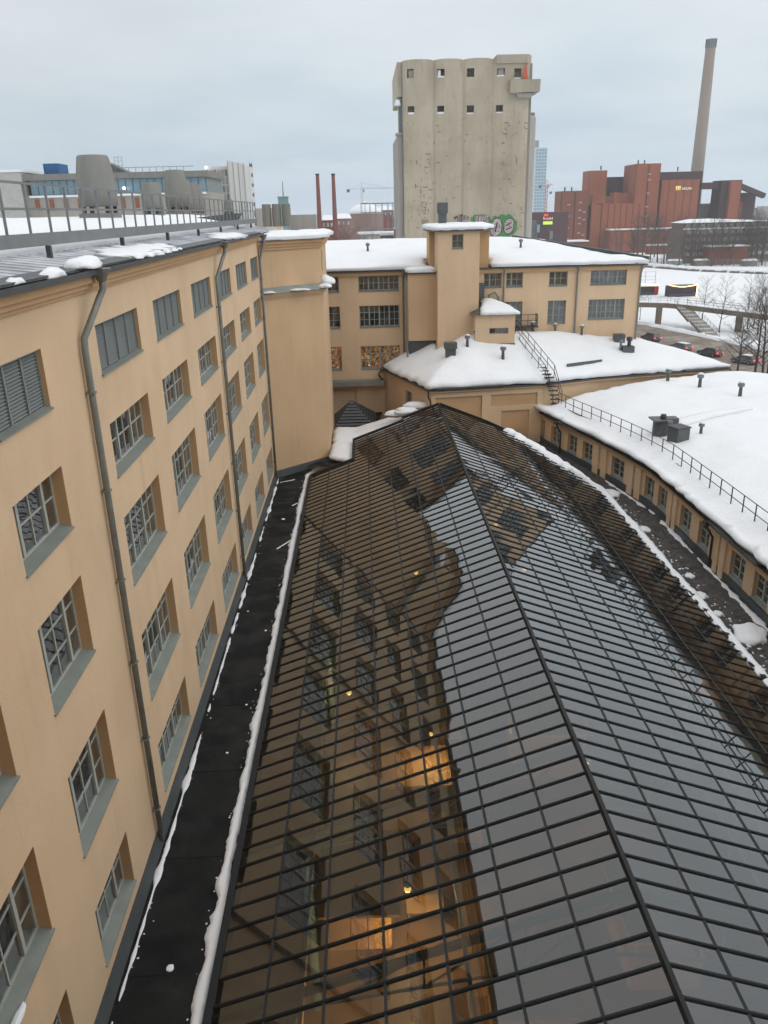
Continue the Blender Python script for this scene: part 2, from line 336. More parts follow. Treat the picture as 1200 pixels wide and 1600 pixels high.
def window(parent, fn, u0, u1, z0, z1, depth, nu, nzp, label=None, main=(), frame='frame_paint', panes=True, room='room_dark', sill=0.0, glass='window_glass', t=0.05, room_d=0.7, name='window', sill_mat='sill_metal', split=True):
    """a window set back in its opening: frame of bars (part), panes / sill / room behind (sub-parts)"""
    d0, d1 = depth-0.02, depth+0.06
    zb = z0 + (0.07 if sill else 0.0)
    f = MB()
    f.mbox(fn, u0, u0+t*1.3, zb, z1, d0, d1); f.mbox(fn, u1-t*1.3, u1, zb, z1, d0, d1)
    f.mbox(fn, u0+t*1.3, u1-t*1.3, zb, zb+t*1.3, d0, d1); f.mbox(fn, u0+t*1.3, u1-t*1.3, z1-t*1.3, z1, d0, d1)
    for i in range(1, nu):
        u = u0+(u1-u0)*i/nu; w = t*1.1 if i in main else t*0.45
        f.mbox(fn, u-w, u+w, zb+t*1.3, z1-t*1.3, d0-(0.025 if i in main else -0.01), d1-0.02)
    for j in range(1, nzp):
        z = zb+(z1-zb)*j/nzp
        f.mbox(fn, u0+t*1.3, u1-t*1.3, z-t*0.4, z+t*0.4, d0+0.015, d1-0.025)
    wo = f.build(name, frame, parent)
    if label: wo['label'] = label
    g = MB()
    for i in range(nu):
        for j in range(nzp):
            a, b = u0+(u1-u0)*i/nu, u0+(u1-u0)*(i+1)/nu; c, d = zb+(z1-zb)*j/nzp, zb+(z1-zb)*(j+1)/nzp
            if split: g = MB()
            dd = d0+0.03+random.uniform(0, 0.006)
            p = [fn(a, c, dd), fn(b, c, dd+random.uniform(-.004, .004)), fn(b, d, dd+random.uniform(-.004, .004)), fn(a, d, dd)]
            q = [fn(a, c, dd+0.012), fn(b, c, dd+0.012), fn(b, d, dd+0.012), fn(a, d, dd+0.012)]
            g.hexa([p[0], p[1], q[1], q[0], p[3], p[2], q[2], q[3]])
            if split: g.build('pane', glass, wo)
    if not split: g.build('pane', glass, wo)
    if sill:
        s = MB(); s.hexa([fn(u0-.03, z0-.03, -sill), fn(u1+.03, z0-.03, -sill), fn(u1+.03, zb-.02, depth-.02), fn(u0-.03, zb-.02, depth-.02),
                          fn(u0-.03, z0+.006, -sill), fn(u1+.03, z0+.006, -sill), fn(u1+.03, zb+.01, depth-.02), fn(u0-.03, zb+.01, depth-.02)])
        s.build('sill', sill_mat, wo)
    if room:
        r = MB(); e = 0.02
        A, B, C, D = u0+e, u1-e, zb, z1
        r.quad(fn(A, C, depth+room_d), fn(B, C, depth+room_d), fn(B, D, depth+room_d), fn(A, D, depth+room_d))
        r.quad(fn(A, C, d1), fn(B, C, d1), fn(B, C, depth+room_d), fn(A, C, depth+room_d))
        r.quad(fn(A, D, depth+room_d), fn(B, D, depth+room_d), fn(B, D, d1), fn(A, D, d1))
        r.quad(fn(A, C, d1), fn(A, C, depth+room_d), fn(A, D, depth+room_d), fn(A, D, d1))
        r.quad(fn(B, C, depth+room_d), fn(B, C, d1), fn(B, D, d1), fn(B, D, depth+room_d))
        r.build('room_behind', room, wo)
        if room == 'room_dark' and random.random() < 0.9:
            b = MB()
            for k in range(random.randint(1, 3)):
                uu = random.uniform(A, B-0.5); ww = random.uniform(0.3, 1.0); top = D-0.02
                if random.random() < 0.5: b.mbox(fn, uu, min(B-.02, uu+ww), random.uniform(C+.2, C+(D-C)*.6), top, depth+.14, depth+.16)
                else: b.mbox(fn, uu, min(B-.02, uu+ww), C+.02, C+random.uniform(.3, 1.0)*(D-C)*.7, depth+.2, depth+.45)
            b.build('blind', 'blind', wo)
    return wo

def in_poly(x, y, poly):
    r = False; j = len(poly)-1
    for i in range(len(poly)):
        (xi, yi), (xj, yj) = poly[i], poly[j]
        if (yi > y) != (yj > y) and x < (xj-xi)*(y-yi)/(yj-yi)+xi: r = not r
        j = i
    return r
def edge_dist(x, y, poly):
    best = 1e9
    for i in range(len(poly)):
        (x0, y0), (x1, y1) = poly[i-1], poly[i]; dx, dy = x1-x0, y1-y0; l2 = dx*dx+dy*dy
        t = 0 if l2 == 0 else max(0, min(1, ((x-x0)*dx+(y-y0)*dy)/l2)); best = min(best, hypot(x-x0-t*dx, y-y0-t*dy))
    return best
def snow_sheet(name, poly, zf, thick, step, label, amp=0.05, nsc=0.5, jag=0.06, overhang=0.08, rnd=0.25, material='snow', cat='snow', kind='stuff', parent=None):
    """lying snow: rounded edges, uneven top, ragged outline"""
    if not callable(zf): z0_ = zf; zf = lambda x, y: z0_
    out = []
    for i in range(len(poly)):
        (x0, y0), (x1, y1) = poly[i], poly[(i+1) % len(poly)]; L = hypot(x1-x0, y1-y0); k = max(1, int(L/step))
        for j in range(k):
            t = j/k; x, y = x0+(x1-x0)*t, y0+(y1-y0)*t
            nx, ny = (y1-y0)/L, -(x1-x0)/L; o = jag*(nz(x*1.7, y*1.7, 3.3)+0.6*nz(x*5, y*5, 1.1))*2
            out.append((x+nx*o, y+ny*o))
    n = len(out)
    xs = [p[0] for p in out]; ys = [p[1] for p in out]
    pts = list(out); w = min(rnd, step)*0.7
    y = min(ys)
    r = 0
    while y < max(ys):
        x = min(xs) + (step*0.5 if r % 2 else 0)
        while x < max(xs):
            px, py = x+random.uniform(-.2, .2)*step, y+random.uniform(-.2, .2)*step
            if in_poly(px, py, out) and edge_dist(px, py, poly) > step*0.55: pts.append((px, py))
            x += step
        y += step*0.87; r += 1
    # ring just inside the edge so the rim rounds off
    for i in range(n):
        (xa, ya), (xb, yb) = out[i-1], out[(i+1) % n]; L = hypot(xb-xa, yb-ya) or 1
        nx, ny = -(yb-ya)/L, (xb-xa)/L
        for w_ in (w,):
            for sgn in (1, -1):
                q = (out[i][0]+nx*w_*sgn, out[i][1]+ny*w_*sgn)
                if in_poly(*q, out) and edge_dist(*q, out) > w_*0.6: pts.append(q); break
    cdt = delaunay_2d_cdt([Vector(p) for p in pts], [(i, (i+1) % n) for i in range(n)], [], 1, 1e-4)
    V, F, orig = cdt[0], cdt[2], cdt[3]
    mb = MB(); cx, cy = sum(xs)/n, sum(ys)/n
    bset = set()
    for vi, oo in enumerate(orig):
        if any(k < n for k in oo): bset.add(vi)
    for vi, p in enumerate(V):
        d = 0 if vi in bset else edge_dist(p.x, p.y, out)
        h = thick*(0.45+0.55*(1-exp(-d/(rnd*0.6)))) + amp*(nz(p.x*nsc, p.y*nsc, 7.7)+0.4*nz(p.x*nsc*3, p.y*nsc*3, 2.2))*min(1, 0.3+d)
        mb.v.append((p.x, p.y, zf(p.x, p.y)+max(0.01, h)))
    for f in F: mb.f.append(tuple(f)); mb.mi.append(0)
    # skirt with a slight overhang
    edges = {}
    for f in F:
        for i in range(len(f)):
            a, b = f[i], f[(i+1) % len(f)]; edges[(a, b)] = edges.get((a, b), 0)+1
    area = sum(out[i-1][0]*out[i][1]-out[i][0]*out[i-1][1] for i in range(n))
    low = {}
    for (a, b) in list(edges):
        if (b, a) in edges: continue
        for q in (a, b):
            if q not in low:
                v = mb.v[q]; low[q] = len(mb.v)
                mb.v.append((v[0], v[1], zf(v[0], v[1])-0.03))
        mb.f.append((b, a, low[a], low[b])); mb.mi.append(0)
    if overhang:
        for q in low:
            v = mb.v[q]; L = hypot(v[0]-cx, v[1]-cy) or 1
            # bulge the top rim outwards along the local outline normal
            best = None
            for i in range(n):
                dd = (out[i][0]-v[0])**2+(out[i][1]-v[1])**2
                if best is None or dd < best[0]: best = (dd, i)
            i = best[1]; (xa, ya), (xb, yb) = out[i-1], out[(i+1) % n]; LL = hypot(xb-xa, yb-ya) or 1
            s = 1 if area > 0 else -1
            mb.v[q] = (v[0]+s*(yb-ya)/LL*overhang, v[1]-s*(xb-xa)/LL*overhang, v[2])
    o = mb.build(name, material, parent, smooth=True)
    return tag(o, label, cat, kind=kind)
def snow_ridge(name, pts, wfun, hfun, label, step=0.22, off=0.0, material='snow', zf=None):
    """a long lumpy strip of snow along a line; wfun/hfun give half width and height by distance"""
    mb = MB(); P = [Vector(p) for p in pts]; seg = []
    for a, b in zip(P[:-1], P[1:]):
        L = (b-a).length; k = max(1, int(L/step))
        for j in range(k): seg.append(a+(b-a)*j/k)
    seg.append(P[-1]); m = len(seg); s = 0.0; prev = None; n = 7; rows = []
    for i, p in enumerate(seg):
        if i: s += (p-seg[i-1]).length
        d = (seg[min(i+1, m-1)]-seg[max(i-1, 0)]).normalized(); x = Vector((d.y, -d.x, 0)).normalized()
        w, h = wfun(s), hfun(s)
        if i in (0, m-1): w *= 0.2; h *= 0.2
        if w < 0.015: prev = None; continue
        wl = w*(1+0.7*nz(s*1.3, 11.1+p.x)+0.45*nz(s*4.5, 5.1)); wr = w*(1+0.5*nz(s*1.1, 31.7)+0.35*nz(s*4, 15.2)); hh = h*(1+0.35*nz(s*2.1, 21.7))
        row = []
        for j in range(n):
            t = j/(n-1); a = (t-0.5)*2
            xx = (a*wr if a > 0 else a*wl); zz = hh*max(0, 1-a*a)**0.6
            q = p+x*xx; row.append((q.x, q.y, q.z+zz-0.01+(0.03*hh*nz(s*6, j*3.3) if 0 < j < n-1 else -0.015)))
        k0 = len(mb.v); mb.v += row
        if prev is not None:
            for j in range(n-1): mb.f.append((prev+j, k0+j, k0+j+1, prev+j+1)); mb.mi.append(0)
        prev = k0
    o = mb.build(name, material, None, smooth=True)
    return tag(o, label, 'snow', kind='stuff')
def snow_lump(name, c, r, label, sq=0.45, seed=0, stretch=(1, 1), material='snow', group=None):
    bm = bmesh.new(); bmesh.ops.create_icosphere(bm, subdivisions=3, radius=1)
    for v in bm.verts:
        k = 1+0.32*noise.noise(v.co*1.3+Vector((seed, 0, 0)))+0.12*noise.noise(v.co*3.5+Vector((0, seed, 0)))
        v.co = Vector((v.co.x*k*r*stretch[0], v.co.y*k*r*stretch[1], max(-0.25, v.co.z)*k*r*sq))
        for f in bm.faces: f.smooth = True
    me = bpy.data.meshes.new(name); bm.to_mesh(me); bm.free(); me.materials.append(M[material])
    o = bpy.data.objects.new(name, me); COL.objects.link(o); o.location = c
    return tag(o, label, 'snow', group)

# ------------------------------------------------------------------ ground, street
def flat(name, poly, z, m, label=None, kind='structure', cat=None):
    mb = MB(); n = len(poly); mb.v = [(x, y, z) for x, y in poly]; mb.f.append(tuple(range(n))); mb.mi.append(0)
    return tag(mb.build(name, m), label, cat, kind=kind)
flat('ground', [(-2400, -600), (2400, -600), (2400, 2400), (-2400, 2400)], 0.0, 'snow', 'wide snow covered ground and frozen bay')
flat('street', [(51, 200), (62.5, 177), (68.2, 155.9), (69.8, 148), (73, 137), (85, 100), (92, 70), (80, 60), (66, 95), (57.5, 122), (53, 140), (44, 170), (34, 200)], 0.006, 'asphalt_slush', 'brown slushy street curving past the factory')
# kerb-side snow banks
snow_ridge('snow_bank', [(60, 182, 0), (63.2, 177.5, 0), (69, 156.5, 0), (70.5, 148.6, 0), (73.8, 137.4, 0), (86, 100, 0)], lambda s: 0.9, lambda s: 0.55, 'ploughed snow bank along the far side of the street', step=0.8)
snow_ridge('snow_bank', [(52.3, 140, 0), (56.8, 122, 0), (65.2, 95, 0), (73, 75, 0)], lambda s: 0.8, lambda s: 0.5, 'ploughed snow bank along the factory side of the street', step=0.8)

# ------------------------------------------------------------------ yellow factory building along the left
def left_fn(u, z, d): return (-7.0-d, u, z)
fac = empty('factory_building', (-7, 20, 0), 'long ochre factory building with five rows of windows filling the left side', 'building')
ROWS = dict(louvre=(21.1, 22.4), b=(18.25, 19.75), c=(14.92, 17.0), d=(10.95, 13.2), e=(7.43, 9.2))
COLS = [(-1.5, 1.3), (4.6, 7.4), (9.9, 12.66), (14.68, 17.38), (21.1, 25.2), (27.2, 31.35), (33.5, 37.8), (39.5, 43.7), (45.8, 49.95), (52.0, 55.6)]
holes = [(a, b, z0, z1) for a, b in COLS for (z0, z1) in ROWS.values()]
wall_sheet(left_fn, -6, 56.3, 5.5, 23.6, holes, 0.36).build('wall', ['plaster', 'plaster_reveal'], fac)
MB().box(-46, -8.4, -6, 76, 0, 23.8).box(-8.4, -7.36, -6, -5.8, 0, 23.8).box(-8.4, -7.01, 68.5, 76, 0, 23.9).box(-8.4, -7.37, -6, 76, 23.31, 23.8).build('building_core', 'plaster', fac)
for ci, (a, b) in enumerate(COLS):
    near = ci <= 6
    wide = (b-a) > 3.2
    for rn, (z0, z1) in ROWS.items():
        if rn == 'louvre':
            # louvred ventilation opening: frame, slats, sill
            f = MB(); n = 4 if wide else 3
            f.mbox(left_fn, a, a+.06, z0, z1, .10, .22); f.mbox(left_fn, b-.06, b, z0, z1, .10, .22)
            f.mbox(left_fn, a+.06, b-.06, z1-.06, z1, .10, .22); f.mbox(left_fn, a+.06, b-.06, z0, z0+.06, .10, .22)
            for i in range(1, n): u = a+(b-a)*i/n; f.mbox(left_fn, u-.035, u+.035, z0+.06, z1-.06, .09, .22)
            wo = f.build('louvre_window', 'louvre_metal', fac)
            s = MB(); k = 16
            for i in range(n):
                ua, ub = a+(b-a)*i/n+.04, a+(b-a)*(i+1)/n-.04
                for j in range(k):
                    z = z0+.08+(z1-z0-.14)*j/k; dz = (z1-z0-.14)/k
                    s.hexa([left_fn(ua, z, .115), left_fn(ub, z, .115), left_fn(ub, z+dz*.8, .19), left_fn(ua, z+dz*.8, .19),
                            left_fn(ua, z+.014, .115), left_fn(ub, z+.014, .115), left_fn(ub, z+dz*.8+.014, .19), left_fn(ua, z+dz*.8+.014, .19)])
            so = s.build('slats', 'louvre_metal', wo); so['kind'] = 'stuff'
            MB().mbox(left_fn, a, b, z0, z1, .26, .34).build('backing', 'clad_dark', wo)
            MB().hexa([left_fn(a-.03, z0-.03, -.06), left_fn(b+.03, z0-.03, -.06), left_fn(b+.03, z0+.02, .12), left_fn(a-.03, z0+.02, .12),
                       left_fn(a-.03, z0+.006, -.06), left_fn(b+.03, z0+.006, -.06), left_fn(b+.03, z0+.05, .12), left_fn(a-.03, z0+.05, .12)]).build('sill', 'sill_metal', wo)
        else:
            nu = 6 if wide else 4
            nzp = 2 if rn in ('b', 'e') else 3
            mains = (2, 4) if wide else (2,)
            if not wide: mains = (1, 3)
            split = near and 2 <= ci <= 6
            window(fac, left_fn, a, b, z0, z1, 0.30, nu, nzp, main=mains, sill=0.05, split=split, room_d=0.9, t=0.052)
# cornice, gutter, sheet-metal eaves
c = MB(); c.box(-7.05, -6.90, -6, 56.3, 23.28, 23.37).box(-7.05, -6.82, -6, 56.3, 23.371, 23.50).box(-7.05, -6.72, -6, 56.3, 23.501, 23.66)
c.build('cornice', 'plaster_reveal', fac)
g = MB()
for y0, y1 in ((-6, 56.3),):
    g.hexa([(-6.70, y0, 23.661), (-6.52, y0, 23.70), (-6.52, y1, 23.70), (-6.70, y1, 23.661), (-6.70, y0, 23.80), (-6.50, y0, 23.84), (-6.50, y1, 23.84), (-6.70, y1, 23.80)])
g.build('gutter', 'flashing', fac)
sheet = mat('eaves_sheet', (0.58, 0.60, 0.64), 0.6, 0.18, 1.0, col2=(.40, .42, .45), patch=.8)
e = MB(); y = -6
while y < 68:
    e.hexa([(-6.71, y+.012, 23.83), (-6.71, y+.61, 23.83), (-9.2, y+.61, 24.12), (-9.2, y+.012, 24.12), (-6.71, y+.012, 23.86), (-6.71, y+.61, 23.86), (-9.2, y+.61, 24.15), (-9.2, y+.012, 24.15)])
    e.hexa([(-6.71, y-.012, 23.83), (-6.71, y+.012, 23.83), (-9.2, y+.012, 24.12), (-9.2, y-.012, 24.12), (-6.71, y-.012, 23.89), (-6.71, y+.012, 23.89), (-9.2, y+.012, 24.18), (-9.2, y-.012, 24.18)])
    y += 0.62
tag(e.build('eaves_sheet', 'eaves_sheet', fac), kind='stuff')
# a darker strip of bare sheet just above the gutter
MB().hexa([(-6.69, -6, 23.845), (-6.69, 56, 23.845), (-7.12, 56, 23.9), (-7.12, -6, 23.9), (-6.69, -6, 23.885), (-6.69, 56, 23.885), (-7.12, 56, 23.95), (-7.12, -6, 23.95)]).build('eaves_strip', 'flashing', fac)
# downpipes with hoppers
def downpipe(parent, y, ztop, zbot, swan, hopper=True, m='pipe_metal', r=0.085, x=-6.86):
    pts = [(-6.52, y+swan, ztop), (-6.52, y+swan, ztop-.35), (-6.62, y+swan*.85, ztop-.6), (x, y+.05, ztop-1.45), (x, y, ztop-1.75), (x, y, zbot)]
    p = MB().tube(pts, r, 10).build('downpipe', m, parent, smooth=True)
    if hopper: MB().tube([(-6.52, y+swan, ztop-.18), (-6.52, y+swan, ztop+.12), (-6.52, y+swan, ztop+.14)], [.1, .26, .26], 12).build('hopper', m, p)
    z = zbot+1.2
    while z < ztop-2: MB().box(x-.14, x+.1, y-.1, y+.1, z, z+.05).build('bracket', m, p); z += 2.6
downpipe(fac, 19.7, 23.7, 6.7, 1.0); downpipe(fac, 38.8, 23.7, 6.7, 1.0); downpipe(fac, 55.85, 23.6, 6.7, 0.1)
# roof edge railing with toe board
rl = MB().box(-8.42, -8.34, -6, 68, 24.36, 24.68).build('railing', 'rail_grey', fac)
for z in (25.26, 25.86): MB().beam((-8.38, -6, z), (-8.38, 68, z), .05, .06).build('rail', 'rail_grey', rl)
pm = MB().box(-.03, .03, -.02, .02, 24.4, 25.83).mesh('post', 'rail_grey')
y = 4.2
while y < 68: inst('post', pm, rl, (0-8.38+7-0.0, y-20, 0)); y += 1.44
lm = MB().box(-.06, .06, -.07, .07, 23.9, 24.36).mesh('leg', 'rail_dark')
for k in range(10): inst('leg', lm, rl, (-8.3+7, 1.6+6.9*k-20, 0))
# snow on that roof and its eaves
snow_sheet('roof_snow', [(-9.0, -5), (-9.0, 56), (-9.4, 68), (-44, 75), (-44, -5)], lambda x, y: 23.92+min(.5, max(0, (-9.0-x))*.11), 0.66, 1.6, 'flat snow field on the roof of the long ochre factory building', amp=0.14, nsc=0.25, jag=0.1)
snow_sheet('eaves_snow', [(-7.0, 24.3), (-6.75, 26.5), (-6.85, 29.5), (-7.1, 31.4), (-7.8, 33), (-8.2, 30), (-8.2, 26), (-7.7, 24.2)], lambda x, y: 23.88+(-6.71-x)*.117, 0.07, 0.35, 'thin patchy snow lying on the sheet metal eaves before the second downpipe', amp=.05, nsc=1.6, jag=.3)
snow_sheet('eaves_snow', [(-6.62, 41), (-6.62, 49), (-7.6, 50), (-8.2, 46), (-7.6, 41)], lambda x, y: 23.88+(-6.71-x)*.117, 0.08, 0.4, 'patchy snow on the sheet metal eaves near the corner tower', amp=.05, nsc=1.6, jag=.25)
snow_lump('snow_clump', (-6.75, 20.25, 23.95), 0.55, 'rounded snow clump hanging over the gutter by the nearest pipe hopper', 0.38, 3, (0.75, 1.35))
snow_lump('snow_clump', (-6.78, 18.2, 23.86), 0.4, 'small flat snow clump on the gutter left of the nearest pipe', 0.4, 9, (0.55, 1.5))
snow_lump('snow_clump', (-6.8, 16.2, 23.86), 0.25, 'smallest snow clump on the gutter at the left picture edge', 0.4, 12, (0.6, 1.5))
for i, (y, r) in enumerate(((25.0, .2), (26.2, .26), (27.3, .3), (28.6, .24), (29.7, .2), (30.6, .16))):
    snow_lump('snow_clump', (-6.66, y, 23.87), r, 'row of small snow clumps dripping over the gutter before the second downpipe', 0.4, i*3.1, (0.6, 1.5), group='small snow clumps along the gutter')
snow_lump('snow_patch', (-6.93, 10.6, 10.97), 0.3, 'little snow patch on a window sill at the bottom left', 0.22, 5, (0.3, 1.4))

# ------------------------------------------------------------------ corner tower
TW = [(-7.0, 56.1), (-2.95, 59.8), (-2.9, 68.5), (-7.0, 68.5)]
def offp(poly, o):
    n = len(poly); r = []
    for i in range(n):
        (x0, y0), (x1, y1), (x2, y2) = poly[i-1], poly[i], poly[(i+1) % n]
        a = Vector((x1-x0, y1-y0)).normalized(); b = Vector((x2-x1, y2-y1)).normalized()
        na, nb = Vector((a.y, -a.x)), Vector((b.y, -b.x)); m = (na+nb); m = m/(m.length**2)*2
        r.append((x1+m.x*o, y1+m.y*o))
    return r
tw = empty('corner_tower', (-5, 62, 0), 'blank ochre corner tower with a snowy ledge beside the black flat roof', 'tower')
MB().prism(TW, 5.5, 19.5).prism(offp(TW, .1), 19.501, 19.65).prism(offp(TW, .22), 19.651, 19.82).build('wall', 'plaster_pale', tw)
UP = offp(TW, -.06)
B1, B2 = Vector(UP[1]), Vector(UP[2])
def tside(u, z, d): p = B1+(B2-B1).normalized()*u; return (p.x-d, p.y, z)
w_ = wall_sheet(tside, 0, (B2-B1).length, 20.0, 22.7, [(1.6, 2.6, 20.9, 22.45)], 0.3)
w_.quad((UP[0][0], UP[0][1], 20), (UP[1][0], UP[1][1], 20), (UP[1][0], UP[1][1], 22.7), (UP[0][0], UP[0][1], 22.7))
w_.build('upper_wall', ['plaster_pale', 'plaster_reveal'], tw)
window(tw, tside, 1.6, 2.6, 20.9, 22.45, .26, 1, 2, split=False, frame='frame_grey', room='room_dark')
MB().prism(offp(TW, .06), 22.7, 22.88).prism(offp(TW, .16), 22.881, 23.08).prism(offp(TW, .3), 23.081, 23.3).build('cornice', 'plaster_reveal', tw)
# sloping sheet-metal ledge
mb = MB(); o1, o2 = offp(TW, .34), offp(TW, -.04)
for i in (0, 1):
    a, b, c_, d_ = o1[i], o1[i+1], o2[i+1], o2[i]
    mb.hexa([(a[0], a[1], 19.825), (b[0], b[1], 19.825), (c_[0], c_[1], 19.825), (d_[0], d_[1], 19.825), (a[0], a[1], 19.87), (b[0], b[1], 19.87), (c_[0], c_[1], 20.25), (d_[0], d_[1], 20.25)])
mb.build('ledge', 'sill_metal', tw)
MB().prism(offp(TW, .45), 23.301, 23.36).build('roof', 'flashing', tw)
snow_sheet('tower_snow', offp(TW, .42), 23.36, 0.42, 0.7, 'thick snow cap on the corner tower', amp=.12, jag=.12, overhang=.1)
snow_lump('snow_clump', (-2.62, 60.4, 20.25), 0.62, 'big snow ball on the outer corner of the tower ledge', 0.75, 21)
snow_lump('snow_clump', (-2.72, 59.6, 19.98), 0.5, 'flatter snow clump below the ball on the tower ledge', 0.45, 27)
snow_lump('snow_patch', (-4.6, 58.05, 19.93), 0.55, 'long thin snow patch on the front of the tower ledge', 0.2, 30, (1.5, 1.2))
snow_lump('snow_patch', (-6.6, 56.3, 19.95), 0.5, 'short thin snow patch on the tower ledge near the downpipe', 0.2, 33, (1.1, .9))

# ------------------------------------------------------------------ black flat roof below the factory wall
flat('flat_roof', [(-7.0, -6), (-4.1, -6), (-4.1, 57.2), (-4.6, 58.6), (-7.0, 56.5)], 6.6, 'bitumen', 'black bitumen roof strip between factory wall and glass roof')
MB().hexa([(-7.0, -6, 6.6), (-6.80, -6, 6.6), (-6.80, 56.2, 6.6), (-7.0, 56.2, 6.6), (-6.997, -6, 6.97), (-6.965, -6, 6.97), (-6.965, 56.2, 6.97), (-6.997, 56.2, 6.97)]).build('wall_upstand', 'flashing', fac)
MB().hexa([(-6.9, 55.95, 6.6), (-2.75, 59.72, 6.6), (-2.95, 59.85, 6.6), (-7, 56.1, 6.6), (-6.95, 56.03, 7.1), (-2.83, 59.78, 7.1), (-2.95, 59.85, 7.1), (-7, 56.1, 7.1)]).build('upstand', 'flashing', tw)
def patchy(base, sc, cut, seed):
    return lambda s: max(0.0, base*(1.2*nz(s*sc, seed)+0.9*nz(s*sc*4, seed+9)+0.55-cut))
snow_ridge('snow_strip', [(-6.72, 8, 6.6), (-6.66, 20, 6.6), (-6.7, 56, 6.6)], patchy(.12, .3, .10, 3.0), lambda s: .06, 'thin broken line of snow at the foot of the factory wall', step=.09)
snow_ridge('snow_strip', [(-4.62, 8, 6.6), (-4.6, 17.5, 6.6), (-4.66, 17.8, 6.6), (-4.6, 30, 6.6), (-4.64, 44, 6.6), (-4.6, 56.5, 6.6), (-3.5, 58.2, 6.7)], lambda s: .19+.04*nz(s*.3, 8.8), lambda s: .13, 'continuous white strip of snow along the left eave of the glass roof', step=.12)
for i, (x, y, r) in enumerate(((-5.6, 15.2, .1), (-5.5, 24, .05), (-5.2, 27, .05), (-5.6, 47.5, .12), (-6.2, 35, .05), (-5.1, 33, .06))):
    snow_lump('snow_bit', (x, y, 6.61), r, 'crumb of snow lying alone on the black bitumen roof', .3, i*7, group='snow crumbs on the black roof')
for (x0, y0, x1, y1) in ((-4.6, 50.8, -5.3, 49.9), (-4.6, 44.3, -5.6, 42.6), (-5.4, 55.6, -6.6, 54.9)):
    snow_ridge('snow_streak', [(x0, y0, 6.61), (x1, y1, 6.61)], lambda s: .045, lambda s: .025, 'narrow streak of snow crossing the black roof near the tower', step=.1)['group'] = 'snow streaks near the tower'
# seams of the bitumen felt
s = MB()
for y in range(-5, 57, 4): s.box(-6.79, -4.55, y, y+.09, 6.6, 6.612)
tag(s.build('felt_seams', 'bitumen'), 'overlap seams across the black bitumen roof', 'roofing', kind='stuff')
snow_sheet('deck_snow', [(-2.85, 57.6), (-1.15, 56.2), (-.9, 61.75), (3.0, 62.55), (4.6, 62.6), (3.4, 64.2), (1.8, 65.6), (-2.7, 66.3)], lambda x, y: 7.5+max(0, x+1)*.30, 0.3, 0.35, 'deep snow in the corner between tower and glass roof', amp=.16, nsc=.7, jag=.12, rnd=.35)
flat('deck_roof', [(-4.6, 56.5), (-1.0, 55.7), (1.5, 72.9), (-3, 72.9), (-3, 59)], 7.3, 'bitumen', 'dark low roof in the corner behind the tower')
for i, (x, y, z, r) in enumerate(((3.2, 63.2, 9.7, .75), (4.1, 63.9, 9.95, .8), (2.4, 63.4, 9.45, .7))):
    snow_lump('snow_clump', (x, y, z), r, ['lowest', 'highest', 'leftmost'][i]+' snow clump in the pile at the corner of the panelled wall', .4, 40+i*5, (1.3, .8))
pr = empty('small_roof', (-1, 70, 7), 'small dark hipped roof in the court behind the tower', 'roof')
mb = MB(); b = [(-3.0, 67), (.9, 67), (.9, 72.9), (-3.0, 72.9)]; ap = (-1.35, 70, 9.2)
n0 = len(mb.v); mb.v += [(x, y, 7.25) for x, y in b]+[ap]; mb.f += [(0, 1, 4), (1, 2, 4), (2, 3, 4), (3, 0, 4), (3, 2, 1, 0)]; mb.mi += [0]*5
mb.build('roof', 'flashing', pr)
for k in range(9):
    t = k/9.5; zz = 7.3+(9.2-7.3)*t; f = lambda p: (p[0]+(ap[0]-p[0])*t, p[1]+(ap[1]-p[1])*t, zz)
    MB().beam(f(b[0]), f(b[1]), .07, .05).beam(f(b[1]), f(b[2]), .07, .05).build('roof_batten', 'bar_metal', pr)

# ------------------------------------------------------------------ glass roof over the hall
RX, RZ, EZ = 5.757, 10.46, 6.80
SL = (RZ-EZ)/10.06
PX = 10.06/7
BY = 0.738
YS = [5.0+BY*k for k in range(int((61.9-5.0)/BY)+1)]
def xl_end(y): return RX-7*PX if y < 55.6 else (-1.1 if y < 61.0 else 2.9)
REDGE = [(15.817, 50.5), (14.6, 53.3), (13.4, 55.6), (12.2, 58.2), (10.8, 60.2), (9.3, 61.2), (5.757, 62.0)]
def xr_end(y):
    if y <= 50.5: return 15.817
    for (xa, ya), (xb, yb) in zip(REDGE[:-1], REDGE[1:]):
        if ya <= y <= yb: return xa+(xb-xa)*(y-ya)/(yb-ya)
    return RX
def zs(x): return RZ-abs(x-RX)*SL
gr = empty('glass_roof', (RX, 30, RZ), 'long dark framed glass ridge roof over the hall', 'glass roof')
ang = math.atan(SL)
pane_mesh = {}
def pane_box(lx, ly):
    k = (round(lx, 3), round(ly, 3))
    if k not in pane_mesh:
        pane_mesh[k] = MB().box(-lx/2, lx/2, -ly/2, ly/2, -.012, .012).mesh('pane', 'roof_glass')
    return pane_mesh[k]
cand = []
for j in range(len(YS)-1):
    yc = (YS[j]+YS[j+1])/2
    for side in (-1, 1):
        for k in range(7):
            xa, xb = RX+side*k*PX, RX+side*(k+1)*PX
            lo, hi = min(xa, xb), max(xa, xb)
            le = max(xl_end(YS[j]), xl_end(YS[j+1])) if side < 0 else min(xr_end(YS[j]), xr_end(YS[j+1]))
            if side < 0: lo = max(lo, le)
            else: hi = min(hi, le)
            if hi-lo < .15: continue
            cand.append((j, side, (lo+hi)/2, yc, hi-lo))
def in_view(x, y, z):
    v = Matrix(((0.999339, -0.028056, -0.023135), (0.031609, 0.355634, 0.93409), (-0.01798, -0.934204, 0.356286))) @ Vector((x, y, z-25))
    return v.z < 0 and abs(v.x/v.z) < 0.50 and abs(v.y/v.z) < 0.665, -v.z
